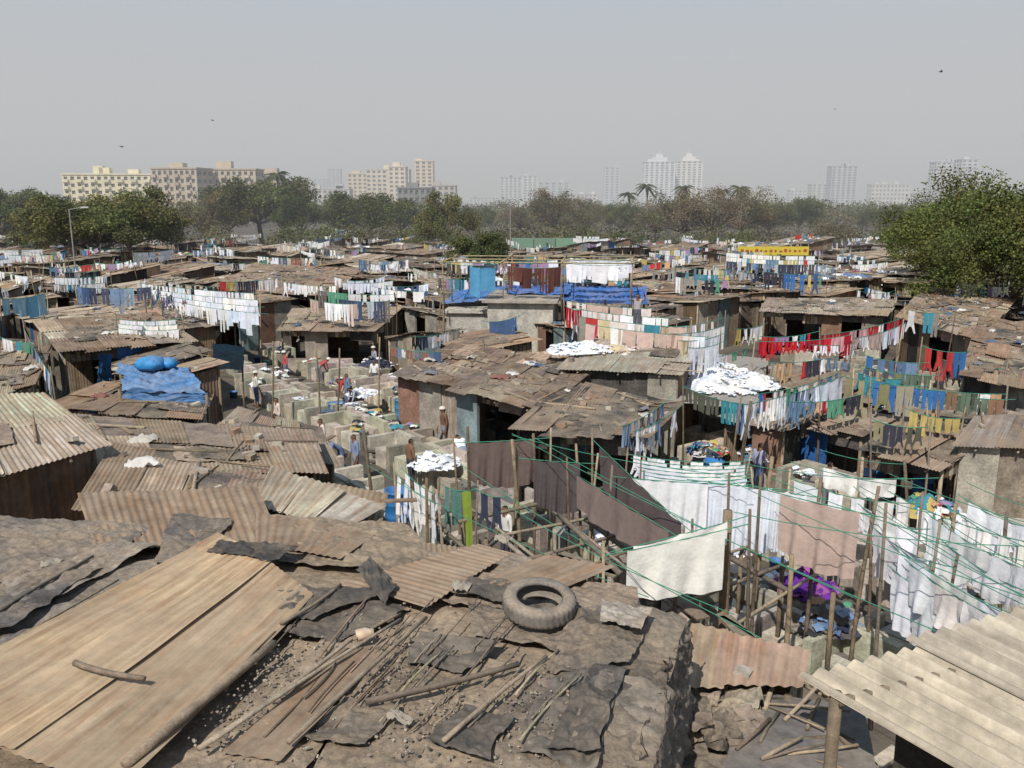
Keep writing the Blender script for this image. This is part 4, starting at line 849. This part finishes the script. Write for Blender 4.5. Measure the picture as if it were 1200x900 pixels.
# ---------------- city buildings
def tower(u0,u1,y,vtop,st,bays,col,name='apartment_block',dep=14,ang=0,wincol=(.10,.11,.12),balc=False,top='tank',spf=.5):
    mb=MB(); x0,x1=Xat(u0,y),Xat(u1,y); w=x1-x0; h=Zat(vtop,y); cx=(x0+x1)/2; ca,sa=math.cos(ang),math.sin(ang)
    T=lambda v:np.stack([cx+v[:,0]*ca-v[:,1]*sa,y+dep/2+v[:,0]*sa+v[:,1]*ca,v[:,2]],1)
    hw,hd=w/2,dep/2; fh=h/st
    abox(mb,-hw+.5,-hd+.5,0,hw-.5,hd-.5,h-.3,wincol,'glass_dark',T)
    for i in range(st+1):
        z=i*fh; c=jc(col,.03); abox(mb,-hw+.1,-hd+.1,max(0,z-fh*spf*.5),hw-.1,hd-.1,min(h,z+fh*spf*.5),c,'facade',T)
        if balc and 0<i<st: 
            for b in range(0,bays,2): xx=-hw+(b+.5)*w/bays; abox(mb,xx-w/bays*.4,-hd-1.0,z-.1,xx+w/bays*.4,-hd+.098,z+1.0,jc(col,.08),'facade',T)
    for b in range(bays+1):
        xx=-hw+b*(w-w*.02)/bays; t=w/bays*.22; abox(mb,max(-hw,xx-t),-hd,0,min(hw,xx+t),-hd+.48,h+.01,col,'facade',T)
    nb=max(3,int(dep/4))
    for b in range(nb+1):
        yy=-hd+b*dep/nb; 
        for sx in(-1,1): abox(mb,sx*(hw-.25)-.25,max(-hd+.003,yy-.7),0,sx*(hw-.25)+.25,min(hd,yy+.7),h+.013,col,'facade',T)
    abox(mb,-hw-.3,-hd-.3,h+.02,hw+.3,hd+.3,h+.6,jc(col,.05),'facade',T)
    n=max(1,int(w/12))
    for k in range(n):
        xx=-hw*.7+R.random()*hw*1.4; a=R.uniform(1.5,3); hh=R.uniform(1.5,3.2); abox(mb,xx-a,-2,h+.61,xx+a,2,h+.6+hh,jc(col,.1),'facade',T)
    if top=='spire':
        abox(mb,-hw*.5,-hd*.5,h+.62,hw*.5,hd*.5,h+5,col,'facade',T); abox(mb,-hw*.22,-hd*.2,h+5.002,hw*.22,hd*.2,h+8.5,col,'facade',T); abox(mb,-.3,-.3,h+8.502,.3,.3,h+13,col,'facade',T)
    mb.obj(name)
tower(76,182,350,205,7,14,(.66,.60,.42),ang=.12,balc=True)
tower(181,236,330,198,7,8,(.44,.37,.29),ang=-.1,balc=True); tower(232,300,345,199,7,10,(.46,.39,.31),ang=.05,balc=True); tower(296,326,362,204,6,5,(.42,.35,.28))
tower(408,432,650,204,10,4,(.58,.49,.37)); tower(430,480,640,199,10,8,(.56,.49,.39)); tower(456,476,610,196,11,3,(.6,.52,.41)); tower(487,508,700,189,14,3,(.6,.49,.34),spf=.4)
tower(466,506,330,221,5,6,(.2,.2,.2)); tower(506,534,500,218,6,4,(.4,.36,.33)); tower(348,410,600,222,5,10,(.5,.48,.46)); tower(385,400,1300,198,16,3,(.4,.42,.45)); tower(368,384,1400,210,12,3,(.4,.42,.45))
tower(586,612,1000,208,12,5,(.5,.51,.53)); tower(607,630,1050,206,12,4,(.56,.56,.57)); tower(630,668,1100,214,10,5,(.48,.48,.5)); tower(550,586,1200,232,5,8,(.5,.5,.5)); tower(708,726,1200,196,15,3,(.5,.53,.58))  # far towers: some haze is put into the pale facade colours
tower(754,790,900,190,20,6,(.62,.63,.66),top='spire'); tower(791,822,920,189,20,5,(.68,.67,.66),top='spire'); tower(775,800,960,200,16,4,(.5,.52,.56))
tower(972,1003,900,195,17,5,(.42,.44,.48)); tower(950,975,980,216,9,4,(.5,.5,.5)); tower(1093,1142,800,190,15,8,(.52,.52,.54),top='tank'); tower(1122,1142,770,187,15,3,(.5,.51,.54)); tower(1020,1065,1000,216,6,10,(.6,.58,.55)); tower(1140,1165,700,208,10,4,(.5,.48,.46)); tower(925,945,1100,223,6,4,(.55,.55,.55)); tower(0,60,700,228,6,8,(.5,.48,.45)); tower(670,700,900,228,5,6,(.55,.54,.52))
mb=MB(); a=V(Xat(868,98),98,0); b=V(Xat(952,98),98,0)
abox(mb,a[0],98,2.9,b[0],98.15,3.9,(.5,.4,.05),'plastic'); 
for k in range(5): xx=a[0]+(b[0]-a[0])*k/4; rod(mb,V(xx,98.25,0),V(xx,98.25,4.2),.06)
for k in range(14): xx=a[0]+.3+k*.55; abox(mb,xx,97.99,3.25,xx+R.uniform(.2,.4),97.997,3.25+R.uniform(.2,.4),(.3,.06,.04),'plastic')
mb.obj('yellow_shop_sign')
mb=MB(); 
for k in range(3):
    x0=Xat(600,118)+k*3; abox(mb,x0,118,2.6,x0+2.9,118.2,4.0,jc((.12,.2,.15)),'plastic'); rod(mb,V(x0,118.3,0),V(x0,118.3,4.2),.06)
mb.obj('green_hoarding')
for (u,y,vt) in((80,70,245),(598,110,240)):
    mb=MB(); x=Xat(u,y); h=Zat(vt,y); rod(mb,V(x,y,0),V(x,y,h),.08,.05,(.25,.24,.22),'concrete',n=8); rod(mb,V(x,y,h-.05),V(x+1.1,y,h+.15),.04,.03,(.25,.24,.22),'concrete'); abox(mb,x+1.0,y-.12,h+.08,x+1.6,y+.12,h+.2,(.4,.4,.4),'plastic'); mb.obj('street_lamp')
def haze():
    m=bpy.data.materials.new('haze'); m.use_nodes=True; nt=m.node_tree; nt.nodes.remove(nt.nodes['Principled BSDF']); vs=nt.nodes.new('ShaderNodeVolumeScatter'); vs.inputs['Density'].default_value=.0012; vs.inputs['Color'].default_value=(.93,.945,.97,1); vs.inputs['Anisotropy'].default_value=.0
    nt.links.new(vs.outputs[0],nt.nodes['Material Output'].inputs['Volume'])
    mb=MB(); abox(mb,-1500,85,-1,1500,1900,110,(1,1,1),'concrete'); o=mb.obj('haze'); o.data.materials.clear(); o.data.materials.append(m)
haze()
# ---------------- world, sun, camera
sc=bpy.context.scene; w=bpy.data.worlds.new('World'); sc.world=w; w.use_nodes=True; nt=w.node_tree;N=nt.nodes;L=nt.links
EL,AZ=math.radians(48),math.radians(203)
sun_dir=V(math.sin(AZ)*math.cos(EL),math.cos(AZ)*math.cos(EL),math.sin(EL))
sky=N.new('ShaderNodeTexSky'); sky.sky_type='NISHITA'; sky.sun_disc=False; sky.sun_elevation=EL; sky.sun_rotation=AZ; sky.dust_density=6; sky.air_density=1.2
tc=N.new('ShaderNodeTexCoord'); sp=N.new('ShaderNodeSeparateXYZ'); L.new(tc.outputs['Generated'],sp.inputs[0])
cr=N.new('ShaderNodeValToRGB'); E=cr.color_ramp.elements; E[0].position=0; E[0].color=(.59,.545,.53,1); E[1].position=.55; E[1].color=(.21,.31,.44,1)
e=E.new(.07); e.color=(.58,.56,.56,1); e=E.new(.24); e.color=(.485,.56,.635,1); L.new(sp.outputs['Z'],cr.inputs[0])
sc10=N.new('ShaderNodeVectorMath'); sc10.operation='SCALE'; sc10.inputs['Scale'].default_value=10; L.new(cr.outputs[0],sc10.inputs[0])
mx=N.new('ShaderNodeMix'); mx.data_type='RGBA'; mx.inputs['Factor'].default_value=.9; L.new(sky.outputs[0],mx.inputs['A']); L.new(sc10.outputs[0],mx.inputs['B'])
bg=N['Background']; L.new(mx.outputs['Result'],bg.inputs['Color']); bg.inputs['Strength'].default_value=.1
sl=bpy.data.lights.new('sun','SUN'); sl.energy=5.0; sl.angle=math.radians(.5); sl.color=(1,.95,.87); so=bpy.data.objects.new('sun',sl); sc.collection.objects.link(so)
so.rotation_euler=Vector(sun_dir).to_track_quat('Z','Y').to_euler()
cam=bpy.data.cameras.new('camera'); cam.sensor_width=36; cam.lens=30; cam.clip_end=12000; cam.clip_start=.1
co=bpy.data.objects.new('camera',cam); co.location=(0,0,CAMZ); co.rotation_euler=(math.pi/2-TH,0,0); sc.collection.objects.link(co); sc.camera=co
sc.view_settings.view_transform='Standard'; sc.view_settings.look='None'; sc.view_settings.exposure=0
print('faces',sum(len(o.data.polygons) for o in sc.objects if o.type=='MESH'),time.time()-T0)
